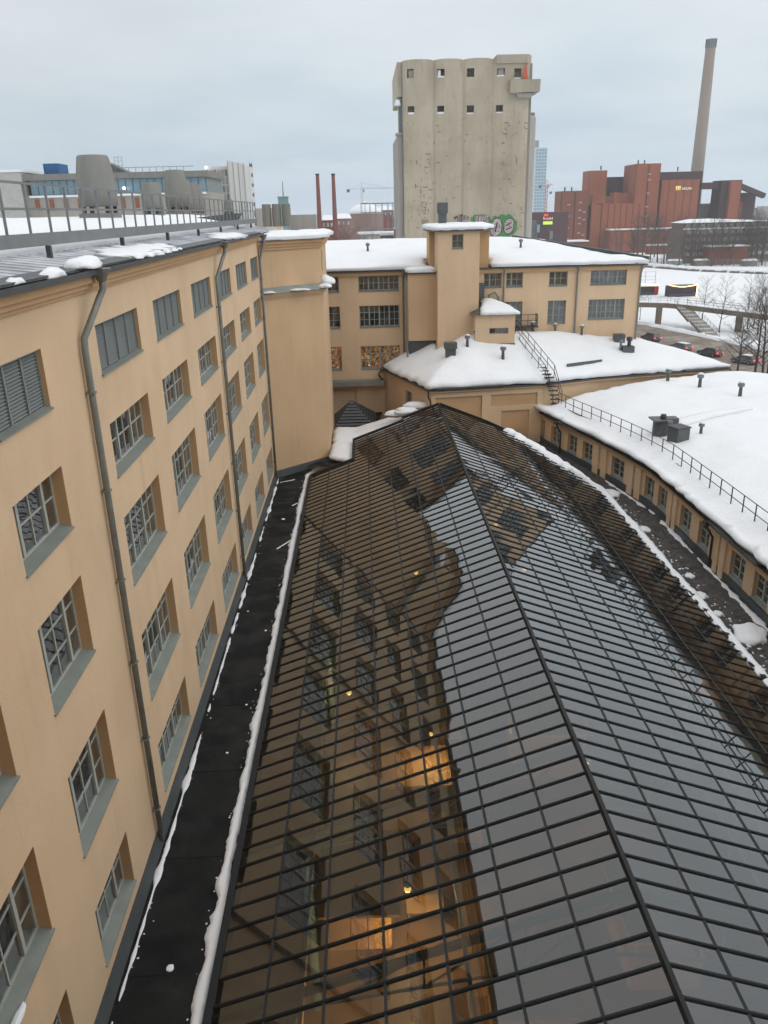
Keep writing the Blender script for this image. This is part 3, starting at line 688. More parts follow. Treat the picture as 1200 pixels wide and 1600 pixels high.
vis = [c for c in cand if in_view(c[2], c[3], zs(c[2]))[0]]
vis.sort(key=lambda c: in_view(c[2], c[3], zs(c[2]))[1])
single = set(id(c) for c in vis[:298])
rest = MB()
for c in cand:
    j, side, xc, yc, w = c
    tilt = (random.gauss(0, .0032), random.gauss(0, .0032)); lx = (w-.02)/cos(ang)
    if id(c) in single:
        inst('pane', pane_box(lx, BY-.02), gr, (xc-RX, yc-30, zs(xc)-RZ), (tilt[0], side*ang+tilt[1], 0))
    else:
        R_ = Matrix.Rotation(side*ang+tilt[1], 3, 'Y') @ Matrix.Rotation(tilt[0], 3, 'X')
        P_ = []
        for dz in (-.012, .012):
            for dx, dy in ((-lx/2, -.36), (lx/2, -.36), (lx/2, .36), (-lx/2, .36)):
                P_.append(Vector((xc, yc, zs(xc)))+R_ @ Vector((dx, dy, dz)))
        rest.hexa(P_)
tag(rest.build('far_panes', 'roof_glass', gr), kind='stuff')
bar_mesh = {}
def bar(y, x0, x1):
    L = hypot(x1-x0, zs(x1)-zs(x0)); k = round(L, 2)
    if k not in bar_mesh: bar_mesh[k] = MB().box(-L/2, L/2, -.042, .042, -.05, .02).box(-L/2, L/2, -.022, .022, .0201, .034).mesh('glazing_bar', 'bar_metal')
    xc = (x0+x1)/2; s = 1 if xc > RX else -1
    inst('glazing_bar', bar_mesh[k], gr, (xc-RX, y-30, zs(xc)+.02-RZ), (0, s*ang, 0))
for y in YS:
    bar(y, xl_end(y), RX-.05)
    if xr_end(y)-RX > .3: bar(y, RX+.05, xr_end(y))
for side in (-1, 1):
    for k in range(1, 8):
        x = RX+side*k*PX; y1 = YS[-1]
        if side < 0: y1 = 55.6 if x < -1.2 else (61 if x < 2.8 else YS[-1])
        else:
            while xr_end(y1) < x-.02 and y1 > 20: y1 -= .1
        MB().hexa([(x-.036, 5, zs(x)+.0), (x+.036, 5, zs(x)), (x+.036, y1, zs(x)), (x-.036, y1, zs(x)), (x-.036, 5, zs(x)+.032), (x+.036, 5, zs(x)+.032), (x+.036, y1, zs(x)+.032), (x-.036, y1, zs(x)+.032)]).build('purlin_cap', 'bar_metal', gr)
MB().hexa([(RX-.09, 5, RZ), (RX+.09, 5, RZ), (RX+.09, 62, RZ), (RX-.09, 62, RZ), (RX-.05, 5, RZ+.12), (RX+.05, 5, RZ+.12), (RX+.05, 62, RZ+.12), (RX-.05, 62, RZ+.12)]).build('ridge_cap', 'bar_metal', gr)
MB().box(-4.42, -4.22, 5, 55.6, 6.55, 6.88).beam((-4.3, 55.65, 6.82), (-1.1, 55.65, 8.0), .14, .2).beam((-1.12, 55.6, 7.98), (-1.12, 61, 7.98), .14, .2).beam((-1.1, 61.05, 7.98), (2.9, 61.05, 9.45), .14, .2).beam((2.85, 61, 9.4), (2.85, 62, 9.4), .12, .2).beam((2.8, 62, 9.4), (RX, 62, RZ), .14, .2).build('eave_beam', 'bar_metal', gr)
mb = MB().box(15.82, 16.02, 5, 50.5, 6.5, 6.86)
for (xa, ya), (xb, yb) in zip(REDGE[:-1], REDGE[1:]): mb.beam((xa+.08, ya, zs(xa)), (xb+.08, yb, zs(xb)), .16, .24)
mb.build('eave_beam', 'bar_metal', gr)
# steel frames under the glass
for k, y in enumerate([8.6+BY*7*i for i in range(11)]):
    t = MB()
    for s_ in (-1, 1):
        xe = RX+s_*(10.0 if y < 50 else 6.5)
        t.beam((RX, y, RZ-.28), (xe, y, zs(xe)-.28), .12, .2); t.beam((RX, y, 8.2), (xe, y, zs(xe)-.35), .06, .06)
        for q in (2.4, 4.8, 7.2):
            if abs(xe-RX) < q+1: continue
            x = RX+s_*q; zl = 8.2+(zs(xe)-.35-8.2)*q/abs(xe-RX); t.beam((x, y, zs(x)-.3), (x, y, zl), .05); t.beam((x, y, zl), (x-s_*2.4, y, zs(x-s_*2.4)-.3), .05)
    t.build('roof_truss', 'steel_teal', gr)
t = MB()
for x in (-2.0, 1.9, 9.6, 13.5): t.beam((x, 5, zs(x)-.2), (x, 60 if 2 < x < 12 else 50, zs(x)-.2), .09, .14)
t.build('roof_purlin', 'steel_teal', gr)

# hall seen through the glass
hall = empty('market_hall', (RX, 30, 0), 'warm lit hall interior glimpsed through the glass roof', 'hall')
MB().box(-6.6, 18.2, -4, 60.5, .01, .05).build('hall_floor', 'floor_warm', hall)
MB().box(-6.9, -6.6, -4, 61.5, 0, 6.4).build('hall_wall', 'inner_wall', hall)
MB().box(18.0, 18.3, -4, 46, 0, 6.3).build('hall_wall', 'inner_wall', hall)
MB().box(-1, 12, 60.5, 60.7, 0, 7.3).build('hall_wall', 'inner_wall', hall)
MB().box(-6.6, 18, -4.3, -4, 0, 10).build('hall_wall', 'inner_wall', hall)
MB().box(-6.6, -4.3, -4, 61, 6.25, 6.5).build('deck_slab', 'inner_wall', hall)
MB().box(16.0, 18.0, -4, 48, 6.1, 6.4).build('deck_slab', 'inner_wall', hall)
MB().box(-6.6, -2.4, -4, 61, 3.1, 3.35).build('gallery_floor', 'wood', hall)
MB().box(14.2, 18.0, -4, 48, 3.1, 3.35).build('gallery_floor', 'wood', hall)
r_ = MB().beam((-2.42, -4, 4.35), (-2.42, 61, 4.35), .06).beam((14.22, -4, 4.35), (14.22, 48, 4.35), .06)
for k in range(40):
    r_.beam((-2.42, -3+1.6*k, 3.35), (-2.42, -3+1.6*k, 4.32), .04)
    if k < 31: r_.beam((14.22, -3+1.6*k, 3.35), (14.22, -3+1.6*k, 4.32), .04)
r_.build('gallery_railing', 'rail_dark', hall)
cm = MB().tube([(0, 0, 0), (0, 0, 6.6)], .16, 10).mesh('column', 'steel_teal')
for i in range(11):
    for x in (-2.3, 14.0):
        if x > 0 and i > 8: continue
        inst('column', cm, hall, (x-RX, 8.6+BY*7*i-30, 0))
def lamp(x, y, z, power=0):
    o = empty('pendant_lamp', (x, y, z), 'small warm lamp glowing '+LAMP_AT[i], 'lamp', 'pendant lamps in the hall')
    MB().lathe((0, 0, 0), [(.04, .30), (.12, .2), (.13, .17)], 14).build('lamp_cap', 'rail_dark', o, local=True)
    MB().lathe((0, 0, -.22), [(.03, .1), (.09, .14), (.13, .2), (.11, .28), (.06, .33)], 14).build('bulb', 'lamp_glow', o, local=True, smooth=True)
    MB().tube([(0, 0, .3), (0, 0, zs(x)-z-.3)], .012, 5).build('cord', 'rail_dark', o, local=True)
    if power:
        l = bpy.data.lights.new('lamp_light', 'POINT'); l.energy = power; l.color = (1, .62, .28); l.shadow_soft_size = .25
        lo = bpy.data.objects.new('lamp_light', l); COL.objects.link(lo); lo.parent = o; lo.location = (0, 0, -.45)
emit_mat('lamp_glow', (1, .50, .13), 5)
LAMP_W = (1100, 850, 600, 150, 80, 80, 80, 350, 140, 650)
LAMP_AT = ('under the left slope nearest the camera', 'under the left slope, second from the camera', 'under the left slope below the middle', 'under the left slope, brightest in the middle of the roof', 'just right of the ridge in the middle of the roof', 'right of the ridge, farther back', 'far right under the right slope', 'under the ridge nearest the camera', 'right of the ridge below the middle', 'deep under the left eave')
for i, (x, y, z) in enumerate(((-0.4, 15.5, 2.9), (0.9, 21, 2.9), (2.35, 27.9, 4.2), (2.72, 43.9, 4.2), (8.9, 41.7, 5.2), (8.4, 48.8, 5.2), (15.2, 31.6, 5.0), (9.0, 14.5, 3.0), (8.8, 27, 3.2), (-1.3, 33, 3.0))):
    lamp(x, y, z, LAMP_W[i])
# stalls under the left gallery and in the aisle
for i, (x, y, w, d, h) in enumerate(((-1.2, 14.2, 2.6, 1.8, 2.4), (-.8, 21.5, 2.4, 2.4, 2.6), (1.4, 28, 3.0, 2.2, 2.4), (4.5, 18.0, 2.2, 2.6, 2.2), (9.5, 20.5, 2.4, 3.0, 2.4), (8.0, 31, 3.2, 2.4, 2.5))):
    k = empty('kiosk', (x, y, 0), ['wooden kiosk with yellow lit front at the bottom left under the glass', 'second wooden kiosk under the left slope of the glass', 'third wooden kiosk under the left slope, deep in the hall',
        'wooden kiosk just left of the ridge under the glass', 'wooden kiosk under the right slope of the glass', 'farther wooden kiosk under the right slope of the glass'][i], 'kiosk')
    c = MB(); c.box(-w/2, w/2, -d/2, d/2, .02, .95); c.build('counter', 'wood', k, local=True)
    MB().box(-w/2-.2, w/2+.2, -d/2-.2, d/2+.2, h, h+.12).build('roof', 'wood', k, local=True)
    pmx = MB().box(-.05, .05, -.05, .05, .95, h).mesh('post', 'wood')
    for sx in (-1, 1):
        for sy in (-1, 1): inst('post', pmx, k, (sx*(w/2-.05), sy*(d/2-.05), 0))
    MB().box(-w/2+.1, w/2-.1, d/2-.12, d/2-.04, .95, h-.1).build('back_panel', 'lit_panel' if 'lit_panel' in M else emit_mat('lit_panel', (1, .62, .22), .8), k, local=True)
for i in range(6):
    o = empty('market_table', (1.6+1.9*(i % 2), 15.5+3.4*i, 0), 'wooden table standing on the hall floor below the glass', 'table', 'tables on the hall floor')
    MB().box(-.7, .7, -.4, .4, .72, .77).build('table_top', 'wood', o, local=True)
    lm_ = MB().box(-.03, .03, -.03, .03, .02, .72).mesh('leg', 'wood')
    for sx in (-.62, .62):
        for sy in (-.34, .34): inst('leg', lm_, o, (sx, sy, 0))

# ------------------------------------------------------------------ curved annex on the right
APL = [(14.4, 65.7), (15.2, 61.3), (16.2, 57.8), (17.3, 53.6), (18.1, 49.6), (18.5, 46.5), (18.5, 14)]
def chaikin(p, n=2):
    for _ in range(n):
        q = [p[0]]
        for a, b in zip(p[:-1], p[1:]): q += [(a[0]*.75+b[0]*.25, a[1]*.75+b[1]*.25), (a[0]*.25+b[0]*.75, a[1]*.25+b[1]*.75)]
        p = q+[p[-1]]
    return p
ACV = chaikin(APL)
ALEN = [0.0]
for a, b in zip(ACV[:-1], ACV[1:]): ALEN.append(ALEN[-1]+hypot(b[0]-a[0], b[1]-a[1]))
def apt(u, d=0.0):
    u = max(0, min(ALEN[-1]-1e-4, u)); i = 0
    while ALEN[i+1] < u: i += 1
    t = (u-ALEN[i])/(ALEN[i+1]-ALEN[i])
    def tang(k):
        a, b = ACV[max(0, k-1)], ACV[min(len(ACV)-1, k+1)]; return Vector((b[0]-a[0], b[1]-a[1])).normalized()
    T = (tang(i)*(1-t)+tang(i+1)*t).normalized()
    x = ACV[i][0]+(ACV[i+1][0]-ACV[i][0])*t; y = ACV[i][1]+(ACV[i+1][1]-ACV[i][1])*t
    return x-T.y*d, y+T.x*d          # d>0 goes into the building
def ann_fn(u, z, d): x, y = apt(u, d); return (x, y, z)
ULEN = ALEN[-1]-.2
UBR = [i*.8 for i in range(1, int(ULEN/.8))]
AW = [(.75, 2.2), (3.5, 5.0), (6.35, 7.75), (8.6, 10.0), (12.75, 14.45), (17.35, 18.6), (19.35, 20.7), (22.9, 24.4), (25.5, 26.95), (29.6, 31.1), (32.1, 33.6), (36.2, 37.6), (38.6, 40.1)]
annex = empty('curved_annex', (18, 45, 6.5), 'low curved ochre annex with a row of windows under a snowy roof', 'building')
ah = [(a, b, 7.0, 8.42) for a, b in AW]
wall_sheet(ann_fn, 0, ULEN, 5.5, 9.0, ah, .26, ubr=UBR).build('wall', ['plaster', 'plaster_reveal'], annex)
for i, (a, b) in enumerate(AW):
    lit = i in (3, 4)
    window(annex, ann_fn, a, b, 7.0, 8.42, .2, 2, 3, main=(1,), sill=.05, split=(i >= 2), room='lit_dim' if (lit and 'lit_dim' in M) else 'room_dark', room_d=.6, t=.045)
def strip(mb, fn, u0, u1, z0, z1, d0, d1, st=.8):
    k = max(1, int((u1-u0)/st))
    for i in range(k): mb.mbox(fn, u0+(u1-u0)*i/k, u0+(u1-u0)*(i+1)/k, z0, z1, d0, d1)
for a, b in ((10.35, 11.1), (11.5, 12.2), (15.2, 15.9), (16.2, 16.95), (21.25, 21.75), (22.0, 22.5), (27.9, 28.4), (28.6, 29.15), (34.4, 34.9), (35.2, 35.7)):
    p = MB(); strip(p, ann_fn, a, b, 6.5, 8.75, -.14, .0); p.build('pilaster', 'plaster', annex)
p = MB(); strip(p, ann_fn, 0, ULEN, 8.76, 9.06, -.24, 0); p.build('cornice', 'plaster_reveal', annex)
p = MB(); strip(p, ann_fn, 0, ULEN, 9.061, 9.10, -.44, .1); p.build('eave', 'dark_pipe', annex)
p = MB(); strip(p, ann_fn, 0, ULEN, 6.45, 6.92, -.1, -.001); p.build('base_flashing', 'flashing', annex)
def dark_pipe(u, ua):
    p = MB().tube([ann_fn(u, 9.1, -.55), ann_fn(u, 8.85, -.52), ann_fn(u+.1, 8.3, -.2), ann_fn(u+.1, 6.55, -.2)], .07, 8).build('downpipe', 'dark_pipe', annex, smooth=True)
    MB().mbox(ann_fn, u-.2, u+.2, 9.0, 9.2, -.72, -.4).build('hopper', 'dark_pipe', p)
    g = MB(); strip(g, ann_fn, u+.1, ua, 9.141, 9.25, -.62, .25); g.build('bare_gutter', 'flashing', annex)
dark_pipe(5.45, 8.6); dark_pipe(27.6, 33.2)
def adist(x, y): return edge_dist_line(x, y, ACV)
def edge_dist_line(x, y, pl):
    best = 1e9
    for (x0, y0), (x1, y1) in zip(pl[:-1], pl[1:]):
        dx, dy = x1-x0, y1-y0; t = max(0, min(1, ((x-x0)*dx+(y-y0)*dy)/(dx*dx+dy*dy))); best = min(best, hypot(x-x0-t*dx, y-y0-t*dy))
    return best
def annex_z(x, y):
    d = adist(x, y)+.4
    return 11.12-2.02*exp(-max(0, d)/6.0)
core = [apt(u, 1.3) for u in [1.5+i*1.2 for i in range(int((ULEN-2)/1.2))]]
MB().prism(core+[(50, 14), (46, 50), (36.5, 63.5), (32, 67.5), (25, 66.5), (16.8, 64.4)], 0, 8.9).build('building_core', 'plaster', annex)
edge = [apt(u, -.47) for u in [.2+i*.7 for i in range(int((ULEN-.4)/.7))]]
snow_sheet('annex_snow', edge+[(50, 16), (46, 50), (36.8, 63.2), (32.4, 67.6), (28.5, 67.0), (24, 65.9), (19.6, 65.2), (15.2, 63.7)], annex_z, .38, .6, 'broad drifted snow covering the curved annex roof', amp=.24, nsc=.24, jag=.2, overhang=.16, rnd=.4)
# roof edge railing of the annex
ar = empty('roof_railing', (18, 45, 9.6), 'dark thin railing curving along the annex roof edge', 'railing')
rm = MB(); us = [1.2+1.35*i for i in range(int((ULEN-1.5)/1.35))]
for dz in (.05, .55, 1.08):
    rm.tube([(*apt(u, .95), annex_z(*apt(u, .95))+.22+dz) for u in us], .024 if dz > .1 else .04, 6)
rm.build('rail', 'rail_dark', ar)
pm = MB().box(-.025, .025, -.025, .025, 0, 1.08).box(-.05, .05, -.2, .2, -.06, .0).mesh('post', 'rail_dark')
for u in us:
    x, y = apt(u, .95); inst('post', pm, ar, (x-18, y-45, annex_z(x, y)+.22-9.6))
# gravel roof between glass roof and annex
flat('gravel_roof', [(15.9, 4), (18.55, 4), (18.55, 46.6), (17.3, 53.7), (15.1, 61.9), (14.3, 65.8), (5.0, 62.0), (12, 58), (15.9, 50)], 6.5, 'gravel_roof', 'dark gritty roof strip between glass roof and curved annex')
def eave_pts():
    pts = [(15.98, 12, 6.7), (15.98, 30, 6.7), (15.98, 50.4, 6.75)]
    for (x, y) in REDGE[1:5]: pts.append((x+.12, y+.1, zs(x)-.02))
    return pts
snow_ridge('snow_strip', eave_pts(), lambda s: .30+.16*nz(s*.25, 44)+(.25 if s > 42 else 0), lambda s: .2+(.08 if s > 40 else 0), 'lumpy white strip of snow along the right eave of the glass roof', step=.14)
snow_ridge('snow_strip', [(18.2, 18, 6.5), (18.2, 46.5, 6.5), (17.0, 53.5, 6.5)], patchy(.26, .3, .2, 71), lambda s: .08, 'broken snow line at the foot of the curved annex wall', step=.1)
for i, (x, y, r) in enumerate(((17.2, 31.2, .75), (16.7, 44, .35), (16.6, 50.5, .6), (16.9, 37.5, .25), (16.6, 33.3, .22), (16.5, 35.2, .3), (17.3, 28.5, .5))):
    snow_lump('snow_clump', (x, y, 6.52), r, ['large snow heap on the gravel roof at the right edge', 'low snow clump beside the right eave, middle of the strip', 'long snow heap beside the eave where the annex starts to curve', 'tiny snow clump near the second dark downpipe',
      'tiny snow clump just behind the large heap', 'small snow clump between heap and downpipe', 'snow heap on the gravel roof nearest the camera'][i], .45, 60+i*4, (1, 1.2))
cr = MB()
def crumb(x, y, z, r):
    n0 = len(cr.v); cr.v += [(x+r*cos(a)*random.uniform(.7, 1.3), y+r*sin(a)*random.uniform(.7, 1.3), z) for a in (0, 1.05, 2.1, 3.14, 4.2, 5.24)]+[(x, y, z+r*.6)]
    cr.f += [(n0+k, n0+(k+1) % 6, n0+6) for k in range(6)]; cr.mi += [0]*6
for k in range(420):
    q = random.random()
    if q < .2: x, y, z = -6.66+abs(random.gauss(0, .09)), random.uniform(9, 56), 6.603
    elif q < .35: x, y, z = -4.85-abs(random.gauss(0, .07)), random.uniform(9, 56), 6.603
    else: x, y, z = 16.25+abs(random.gauss(0, .55)), random.uniform(20, 50), 6.503
    crumb(x, y, z, random.uniform(.01, .035)*(2.2 if q > .35 else 1))
tag(cr.build('snow_crumbs', 'snow'), 'fine crumbs of snow scattered beside the snow strips on the flat roofs', 'snow', kind='stuff')
# equipment on the annex roof
def roof_vent(x, y, z, s, label, group='small pipe vents on the snowy roofs'):
    o = empty('pipe_vent', (x, y, z), label, 'vent', group)
    MB().lathe((0, 0, 0), [(.17*s, -.4), (.15*s, 0), (.12*s, .75*s)], 10).build('pipe', 'vent_metal', o, local=True)
    MB().lathe((0, 0, .75*s), [(.12*s, 0), (.26*s, .10*s), (.26*s, .28*s), (.12*s, .36*s)], 10).build('cap', 'rail_grey', o, local=True)
    MB().lathe((0, 0, 1.11*s), [(.24*s, 0), (.22*s, .07*s), (.05*s, .13*s)], 10).build('snow_cap', 'snow', o, local=True, smooth=True)
    return o
for x, y, lb in ((25.3, 65.0, 'leftmost of three capped pipe vents in a row on the annex roof'), (26.9, 62.3, 'middle one of three capped pipe vents on the annex roof'), (28.5, 58.6, 'rightmost of three capped pipe vents on the annex roof')):
    roof_vent(x, y, annex_z(x, y)+.25, 1.0, lb, 'pipe vents on the annex roof')
u1 = empty('roof_ventilator', (20.3, 52.2, annex_z(20.3, 52.2)+.2), 'dark drum shaped ventilator standing behind the annex railing', 'ventilator')
MB().lathe((0, 0, 0), [(.75, -.3), (.78, .1), (.78, 1.25), (.70, 1.3)], 20).build('drum', 'vent_metal', u1, local=True)
MB().box(-.95, .1, -.8, .8, 1.3, 1.42).build('lid', 'vent_metal', u1, local=True); MB().lathe((0, 0, 1.42), [(.2, 0), (.28, .1), (.2, .35)], 12).build('motor', 'rail_dark', u1, local=True)
MB().box(.2, 1.35, .1, 1.0, .8, 1.35).build('duct', 'vent_metal', u1, local=True)
u2 = empty('roof_ventilator', (20.65, 50.2, annex_z(20.65, 50.2)+.2), 'dark square ventilator box beside the drum on the annex roof', 'ventilator', rz=.35)
MB().box(-.6, .6, -.6, .6, -.3, 1.35).build('casing', 'vent_metal', u2, local=True); MB().box(-.66, .66, -.66, .66, 1.35, 1.43).build('lid', 'rail_dark', u2, local=True); MB().box(.6, 1.3, -.35, .35, -.1, .22).build('duct', 'rail_dark', u2, local=True)
u1.scale = (.84, .84, .84); u2.scale = (.82, .82, .82)
p = roof_vent(22.4, 50.8, annex_z(22.4, 50.8)+.2, .75, 'short plain pipe vent right of the square ventilator', None)
snow_sheet('drift', [(21.6, 52.6), (24.4, 53.5), (27.5, 54.6), (27.8, 55.2), (24.6, 54.9), (21.8, 54.2)], lambda x, y: annex_z(x, y)+.25, .35, .5, 'wind carved snow drift behind the ventilators', amp=.1, rnd=.8)

# ------------------------------------------------------------------ panelled polygonal building with snowy hip roof
PL = [(1.46, 73.0), (5.05, 62.6), (14.7, 63.8), (19.9, 65.7), (25.8, 66.9), (32.0, 68.3)]
pb = empty('panelled_building', (10, 68, 6), 'low ochre building with recessed wall panels and a wide snow roof', 'building')
def slope_at(x): return .50 if x < 9 else (.50+(x-9)/11*(-.16) if x < 20 else max(.28, .34-(x-20)*.01))
def pb_z(x, y):
    d = edge_dist_line(x, y, PL); return min(11.5+slope_at(x)*d, 14.5-max(0, x-8)*.05)
WP = [(1.75, 73), (5.25, 62.95), (14.6, 64.1), (19.8, 66.0), (25.7, 67.2), (31.7, 68.6)]
def seg_fn(a, b):
    a, b = Vector(a), Vector(b); t = (b-a).normalized(); n = Vector((-t.y, t.x))
    return (lambda u, z, d: ((a+t*u+n*d).x, (a+t*u+n*d).y, z)), (b-a).length
fn0, L0 = seg_fn(WP[0], WP[1]); fn1, L1 = seg_fn(WP[1], WP[2])
wall_sheet(fn0, 0, L0, 4, 11.2, [(5.2, 6.6, 8.2, 10.4)], .25).build('wall', ['plaster', 'plaster_reveal'], pb)
window(pb, fn0, 5.2, 6.6, 8.2, 10.4, .2, 2, 4, sill=.05, split=False, frame='frame_grey', room_d=.5)
w_ = MB(); w_.quad(fn1(0, 4, 0), fn1(L1, 4, 0), fn1(L1, 11.2, 0), fn1(0, 11.2, 0))
w_.build('wall', 'plaster_reveal', pb)
# raised pilasters and bands leave the recessed panels
for a, b, c, d in ((0, .35, 4, 11.2), (4.25, 5.0, 4, 11.2), (8.95, L1-.05, 4, 11.2), (.35, 4.25, 10.75, 11.2), (5.0, 8.95, 10.75, 11.2), (5.0, 8.95, 9.35, 9.75), (5.0, 5.9, 6.0, 9.35), (8.3, 8.95, 6.0, 9.35), (.35, 4.25, 8.2, 8.6)):
    MB().mbox(fn1, a+.002, b-.002, c, d, -.12, .0).build('wall_panel_frame', 'plaster', pb)
for i in (2, 3, 4):
    fn_, L_ = seg_fn(WP[i], WP[i+1]); q = MB(); q.quad(fn_(0, 4, 0), fn_(L_, 4, 0), fn_(L_, 11.2, 0), fn_(0, 11.2, 0)); q.build('wall', 'plaster', pb)
q = MB().box(31.2, 31.69, 68.7, 80, 0, 11.2); q.build('wall', 'plaster', pb)
for i in range(5):
    a, b = PL[i], PL[i+1]; fn_, L_ = seg_fn(a, b)
    MB().mbox(fn_, .01, L_-.01, 11.2, 11.34, .0, .4).build('cornice', 'plaster_reveal', pb)
    MB().mbox(fn_, -.05, L_+.03, 11.341, 11.43, -.08, .5).build('eave', 'flashing', pb)
MB().tube([(5.0, 62.45, 11.4), (5.0, 62.5, 10.9), (5.2, 62.75, 10.5), (5.2, 62.8, 6.5)], .07, 8).build('downpipe', 'dark_pipe', pb)
MB().tube([(1.5, 72.4, 11.4), (1.2, 72.1, 11.0), (1.6, 72.4, 10.4)], .09, 8).build('gutter_spout', 'dark_pipe', pb)
MB().tube([(32.0, 68.4, 11.35), (32.4, 68.0, 10.6), (31.5, 68.0, 9.6)], .1, 8).build('gutter_spout', 'dark_pipe', pb)
SP = [(1.55, 72.9), (5.1, 62.75), (14.7, 63.95), (19.9, 65.85), (25.8, 67.05), (32.0, 68.45), (29, 70.8), (25.1, 73.6), (25.0, 72.95), (10.2, 72.95), (9.95, 69.9), (6.4, 69.9), (6.3, 72.9)]
snow_sheet('hip_roof_snow', SP, pb_z, .38, .6, 'smooth deep snow on the roof of the panelled building', amp=.16, nsc=.35, jag=.1, overhang=.1, rnd=.4)
MB().hexa([(25.0, 73.3, 10), (32, 68.5, 10), (31.9, 80, 10), (25, 80, 10), (25.0, 73.3, 13.2), (32, 68.5, 11.45), (31.9, 80, 10.4), (25, 80, 10.4)]).build('roof_back', 'snow', pb)
# bare metal strip and snow guard showing on the eave
f_, L_ = seg_fn(PL[1], PL[2]); MB().mbox(f_, .5, 6.2, 11.485, 11.60, -.16, .35).build('bare_eave', 'flashing', pb)
f_, L_ = seg_fn(PL[4], PL[5]); MB().mbox(f_, 1.8, 6.2, 11.485, 11.58, -.2, .4).build('bare_eave', 'flashing', pb)
MB().hexa([(17.0, 66.1, 12.0), (20.4, 67.5, 12.05), (20.4, 67.6, 12.05), (17.0, 66.2, 12.0), (17.0, 66.1, 12.62), (20.4, 67.5, 12.66), (20.4, 67.6, 12.66), (17.0, 66.2, 12.62)]).build('snow_guard', 'vent_metal', pb)
v = empty('roof_vent', (7.2, 66.6, pb_z(7.2, 66.6)+.1), 'square dark vent chimney on the snow left of the little hutch', 'vent')
MB().box(-.42, .42, -.35, .35, -.5, .85).build('shaft', 'vent_metal', v, local=True); MB().box(-.52, .52, -.45, .45, .85, 1.35).build('hood', 'vent_metal', v, local=True)
for x, y, s, lb in ((9.6, 68.6, .8, 'small capped vent between tower and hutch'), (8.75, 67.6, .9, 'small capped vent left of the hutch roof hatch'), (11.6, 66.3, 1.0, 'white capped vent in front of the hutch'), (15.3, 72.3, .85, 'small capped vent beside the top of the catwalk'), (17.4, 72.6, .7, 'pale short vent stub at the wing wall'), (19.8, 72.4, .8, 'capped vent under the second wing window')):
    roof_vent(x, y, pb_z(x, y)+.25, s, lb, None)
v = empty('roof_vent', (23.2, 71.9, pb_z(23.2, 71.9)+.2), 'dark boxy vent at the right end of the snowy hip roof', 'vent')
MB().box(-.55, .35, -.4, .4, -.3, .75).build('casing', 'vent_metal', v, local=True)
v = empty('roof_vent', (23.3, 70.0, pb_z(23.3, 70)+.2), 'dark twin pipe vent on a box near the right end of the hip roof', 'vent')
MB().box(-.45, .55, -.4, .4, -.3, .55).build('casing', 'vent_metal', v, local=True); MB().lathe((.15, 0, .55), [(.16, 0), (.16, .4), (.28, .5), (.24, .75), (.14, .8)], 10).build('pipe', 'rail_dark', v, local=True); MB().lathe((-.55, .1, .0), [(.12, 0), (.12, .85), (.2, .95), (.12, 1.1)], 10).build('pipe', 'rail_grey', v, local=True)
# hutch
hu = empty('roof_hutch', (11.2, 70, 14), 'small ochre hutch with a snow capped roof and one slit window', 'hutch')
hfn = lambda u, z, d: (9.5+u, 68.3+d, z)
h_ = wall_sheet(hfn, 0, 3.4, 14.0, 16.6, [(1.2, 2.85, 14.95, 15.45)], .2)
h_.quad((9.5, 72.9, 14), (9.5, 68.3, 14), (9.5, 68.3, 16.6), (9.5, 72.9, 16.6)); h_.quad((12.9, 68.3, 14), (12.9, 72.9, 14), (12.9, 72.9, 16.6), (12.9, 68.3, 16.6))
h_.build('wall', ['plaster', 'plaster_reveal'], hu)
window(hu, hfn, 1.2, 2.85, 14.95, 15.45, .15, 3, 1, split=False, frame='frame_grey', room_d=.3)
MB().box(9.44, 12.96, 68.24, 72.9, 13.2, 14.12).build('base_flashing', 'flashing', hu)
mb = MB(); B = [(9.2, 68.0), (13.2, 68.0), (13.2, 72.95), (9.2, 72.95)]; R2 = [(10.9, 70.6), (11.3, 70.6), (11.3, 72.95), (10.9, 72.95)]
mb.hexa([(x, y, 16.6) for x, y in B]+[(x, y, 17.35) for x, y in R2]); mb.build('roof', 'flashing', hu)
snow_sheet('hutch_snow', [(9.9, 68.0), (13.25, 68.0), (13.25, 72.6), (10.6, 72.6), (10.4, 70.5)], lambda x, y: 16.62+max(0, min((y-68.0)/2.6, (13.2-x)/1.9, (x-9.2)/1.7, 1))*.74, .25, .4, 'snow on the hipped roof of the little hutch', amp=.06, overhang=.06)
# catwalk stairs over the hip roof
cw = empty('roof_catwalk', (15, 68, 12), 'dark metal catwalk stair with railings climbing over the snowy hip roof', 'catwalk')
def rail_run(parent, pts, h, n, name='handrail', r=.03):
    m = MB()
    for dz in (h, h*.5): m.tube([(p[0], p[1], p[2]+dz) for p in pts], r, 5)
    m.build(name, 'rail_dark', parent)
    P = [Vector(p) for p in pts]
    for a, b in zip(P[:-1], P[1:]):
        for k in range(n+1):
            q = a+(b-a)*k/n; MB().beam(q, q+Vector((0, 0, h)), .04).build('post', 'rail_dark', parent)
top = (12.9, 71.6, 14.7); mid = (14.7, 64.0, 11.95); low = (15.2, 63.4, 9.9)
for o in (0, .75):
    rail_run(cw, [(top[0]+o, top[1], top[2]), (mid[0]+o, mid[1], mid[2])], 1.0, 6)
    rail_run(cw, [(mid[0]+o, mid[1], mid[2]), (low[0]+o, low[1]-.4, low[2])], 1.0, 2)
for k in range(16):
    t = k/15; x, y, z = [top[i]+(mid[i]-top[i])*t for i in range(3)]
    MB().box(x, x+.75, y-.16, y+.12, z-.03, z+.03).build('tread', 'rail_dark', cw)
